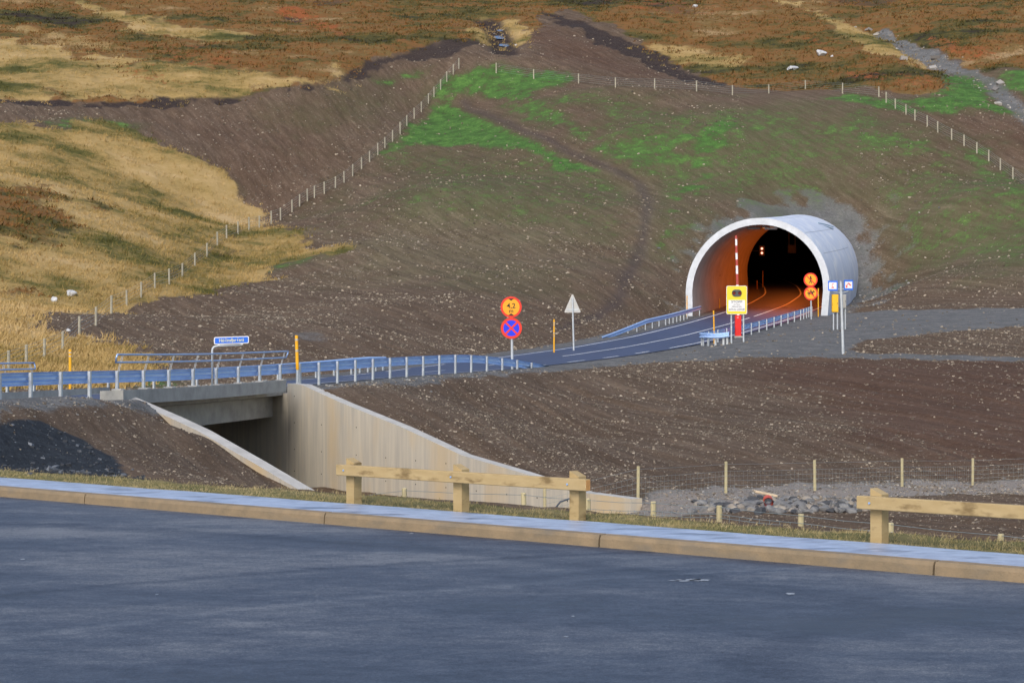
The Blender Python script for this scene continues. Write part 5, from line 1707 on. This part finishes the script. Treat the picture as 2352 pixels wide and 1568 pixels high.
cubef = np.array([(0, 1, 3, 2), (4, 6, 7, 5), (0, 4, 5, 1), (2, 3, 7, 6), (0, 2, 6, 4), (1, 5, 7, 3)])
def stones(name, n, weight, smin, smax, m_, seed, ymin=40, ymax=300, kind='stuff'):
    """n small broken stones, each a jittered block turned at random and half sunk"""
    X, Y, Z = scatter(n, weight, ymin, ymax, seed)
    rg = np.random.default_rng(seed + 1)
    k = len(X)
    s = smin * (smax / smin) ** (rg.uniform(0, 1, k) ** 2.6)
    s = s * np.clip(Y / 150.0, .33, 1.25)
    V = cubev[None] * .62 * (1 + rg.uniform(-.38, .38, (k, 8, 3))) * np.stack([rg.uniform(.9, 1.7, k), rg.uniform(.8, 1.2, k), rg.uniform(.5, .9, k)], 1)[:, None] * s[:, None, None]
    for ax_, rng_ in ((0, .5), (1, .5), (2, 3.1)):
        a = rg.uniform(-rng_, rng_, k)[:, None]
        p_, q_ = [(1, 2), (0, 2), (0, 1)][ax_]
        u_, v_ = V[:, :, p_].copy(), V[:, :, q_].copy()
        V[:, :, p_] = u_ * np.cos(a) - v_ * np.sin(a); V[:, :, q_] = u_ * np.sin(a) + v_ * np.cos(a)
    V += np.stack([X, Y, Z + s * .12], 1)[:, None]
    Fc = (cubef[None] + (np.arange(k) * 8)[:, None, None]).reshape(-1, 4)
    return tag(fast_mesh(name, V.reshape(-1, 3), quads=Fc, mats=[m_]), kind=kind)
def stone_mat(name, c1, c2):
    m = mat(name, c1, .9)
    n, l = m.node_tree.nodes, m.node_tree.links
    g_ = n.new('ShaderNodeNewGeometry')
    r2 = n.new('ShaderNodeValToRGB'); r2.color_ramp.elements[0].color = (*c2, 1); r2.color_ramp.elements[1].color = (*c1, 1)
    x = r2.color_ramp.elements.new(.70); x.color = (*[c2[q] + (c1[q] - c2[q]) * .34 for q in range(3)], 1)
    l.new(g_.outputs['Random Per Island'], r2.inputs[0]); l.new(r2.outputs[0], n['Principled BSDF'].inputs['Base Color'])
    return m
stones('loose_stones', 95000, soilw, .016, .105, stone_mat('soil_stone', (.43, .365, .28), (.085, .066, .048)), 3, 42, 275)
gravw = np.clip(ZN['gravel'] * (GY < 100) * (kn > 6) + ZN['gravel'] * (GY > 174) * .9, 0, 1) * (RDI > 5)
stones('gravel_stones', 20000, gravw, .03, .115, stone_mat('gravel_stone', (.42, .41, .38), (.12, .12, .12)), 5, 40, 300)
stones('black_gravel_stones', 7000, ZN['black'], .05, .26, stone_mat('black_stone', (.17, .19, .22), (.012, .014, .018)), 8, 36, 60)
bedw = np.clip(np.exp(-(DS / 1.5) ** 2) + .8 * np.exp(-(DB / 1.0) ** 2), 0, 1)
stones('stream_bed_stones', 2600, bedw, .12, .50, stone_mat('stream_stone', (.50, .47, .43), (.13, .12, .115)), 12, 200, 340)
# a little open water in the brook
b = MB()
for (px, py, w_, d_) in ((1150, 88, .9, 1.6), (1164, 106, 1.5, 1.2), (1152, 72, .6, 1.0)):
    g = ground(px, py)
    n = 12
    b.add([g + Vector((w_ * math.cos(2 * math.pi * k / n) * random.uniform(.7, 1.1), d_ * math.sin(2 * math.pi * k / n), .10 + .25 * d_ * math.sin(2 * math.pi * k / n))) for k in range(n)], [tuple(range(n))])
tag(b.build('brook_water', mat('brook_water', (.03, .045, .09), .15, var=.3, scale=3)), kind='structure')

# ---------------------------------------------------------------- grass and heather
def tufts(name, n, weight, hmin, hmax, wid, m_, seed, ymin, ymax, blades=5, spread=.18, lean=.5, view=.245):
    X, Y, Z = scatter(n, weight, ymin, ymax, seed, view)
    rg = np.random.default_rng(seed + 1)
    k = len(X)
    H = rg.uniform(hmin, hmax, (k, 1)) * np.ones((1, blades)) * rg.uniform(.7, 1.2, (k, blades))
    bx = X[:, None] + rg.normal(0, spread, (k, blades)); by = Y[:, None] + rg.normal(0, spread, (k, blades))
    dx = rg.normal(.15, lean, (k, blades)) * H; dy = rg.normal(0, lean, (k, blades)) * H
    a = rg.uniform(-.9, .9, (k, blades)); wx, wy = np.cos(a) * wid, np.sin(a) * wid
    Zb = np.repeat(Z[:, None], blades, 1) - .03
    V = np.stack([np.stack([bx - wx, by - wy, Zb], 2), np.stack([bx + wx, by + wy, Zb], 2), np.stack([bx + dx, by + dy, Zb + H], 2)], 2).reshape(-1, 3)
    Fc = np.arange(len(V)).reshape(-1, 3)
    return tag(fast_mesh(name, V, tris=Fc, mats=[m_]), kind='stuff')
def blade_mat(name, stops):
    m = mat(name, stops[0][1], .9, spec=.1)
    n, l = m.node_tree.nodes, m.node_tree.links
    g_ = n.new('ShaderNodeNewGeometry')
    tc = n.new('ShaderNodeTexCoord')
    mp = n.new('ShaderNodeMapping'); mp.inputs['Scale'].default_value = (.6, 1.0, 1.3)
    l.new(tc.outputs['Object'], mp.inputs[0])
    ns = n.new('ShaderNodeTexNoise'); ns.inputs['Scale'].default_value = .10; ns.inputs['Detail'].default_value = 10; ns.inputs['Roughness'].default_value = .74
    l.new(mp.outputs[0], ns.inputs['Vector'])
    wn = n.new('ShaderNodeMapRange'); wn.inputs[1].default_value = .34; wn.inputs[2].default_value = .66
    wn.inputs[3].default_value = -.12; wn.inputs[4].default_value = .88
    l.new(ns.outputs['Fac'], wn.inputs[0])
    ad = n.new('ShaderNodeMath'); ad.operation = 'MULTIPLY_ADD'; ad.inputs[1].default_value = .26
    l.new(g_.outputs['Random Per Island'], ad.inputs[0]); l.new(wn.outputs[0], ad.inputs[2])
    r2 = n.new('ShaderNodeValToRGB'); e = r2.color_ramp.elements
    e[0].position, e[0].color = stops[0][0], (*stops[0][1], 1)
    e[1].position, e[1].color = stops[-1][0], (*stops[-1][1], 1)
    for p, c in stops[1:-1]:
        x = e.new(p); x.color = (*c, 1)
    l.new(ad.outputs[0], r2.inputs[0]); l.new(r2.outputs[0], n['Principled BSDF'].inputs['Base Color'])
    return m
tanw = np.clip(ZN['tan'] - ZN['heath'] * .5, 0, 1) * (RDI > 5.5)
tufts('dry_grass', 34000, tanw, .12, .38, .035, blade_mat('dry_grass', [(.0, (.060, .064, .018)), (.20, (.12, .112, .034)), (.38, (.26, .19, .068)), (.56, (.37, .258, .10)), (.80, (.43, .305, .135)), (1.0, (.50, .365, .19))]), 21, 60, 300)
heaw = np.clip(ZN['heath'] + ZN['red'] * .3 - ZN['tan'] * .4, 0, 1)
tufts('heather', 30000, heaw, .10, .35, .07, blade_mat('heather', [(.0, (.042, .030, .028)), (.18, (.054, .054, .018)), (.33, (.104, .088, .027)), (.46, (.16, .098, .033)), (.57, (.23, .098, .033)), (.69, (.14, .105, .038)), (.82, (.25, .15, .062)), (1.0, (.34, .245, .13))]), 23, 90, 330, blades=5, spread=.25, lean=.8)
vergw = ZN['verge'] * (kn > 1.18)
tufts('verge_grass', 30000, vergw, .03, .085, .006, blade_mat('verge_grass', [(.0, (.075, .13, .022)), (.25, (.14, .17, .05)), (.45, (.29, .24, .11)), (.9, (.44, .36, .21))]), 25, 22, 48, blades=5, spread=.04, lean=.55, view=.28)
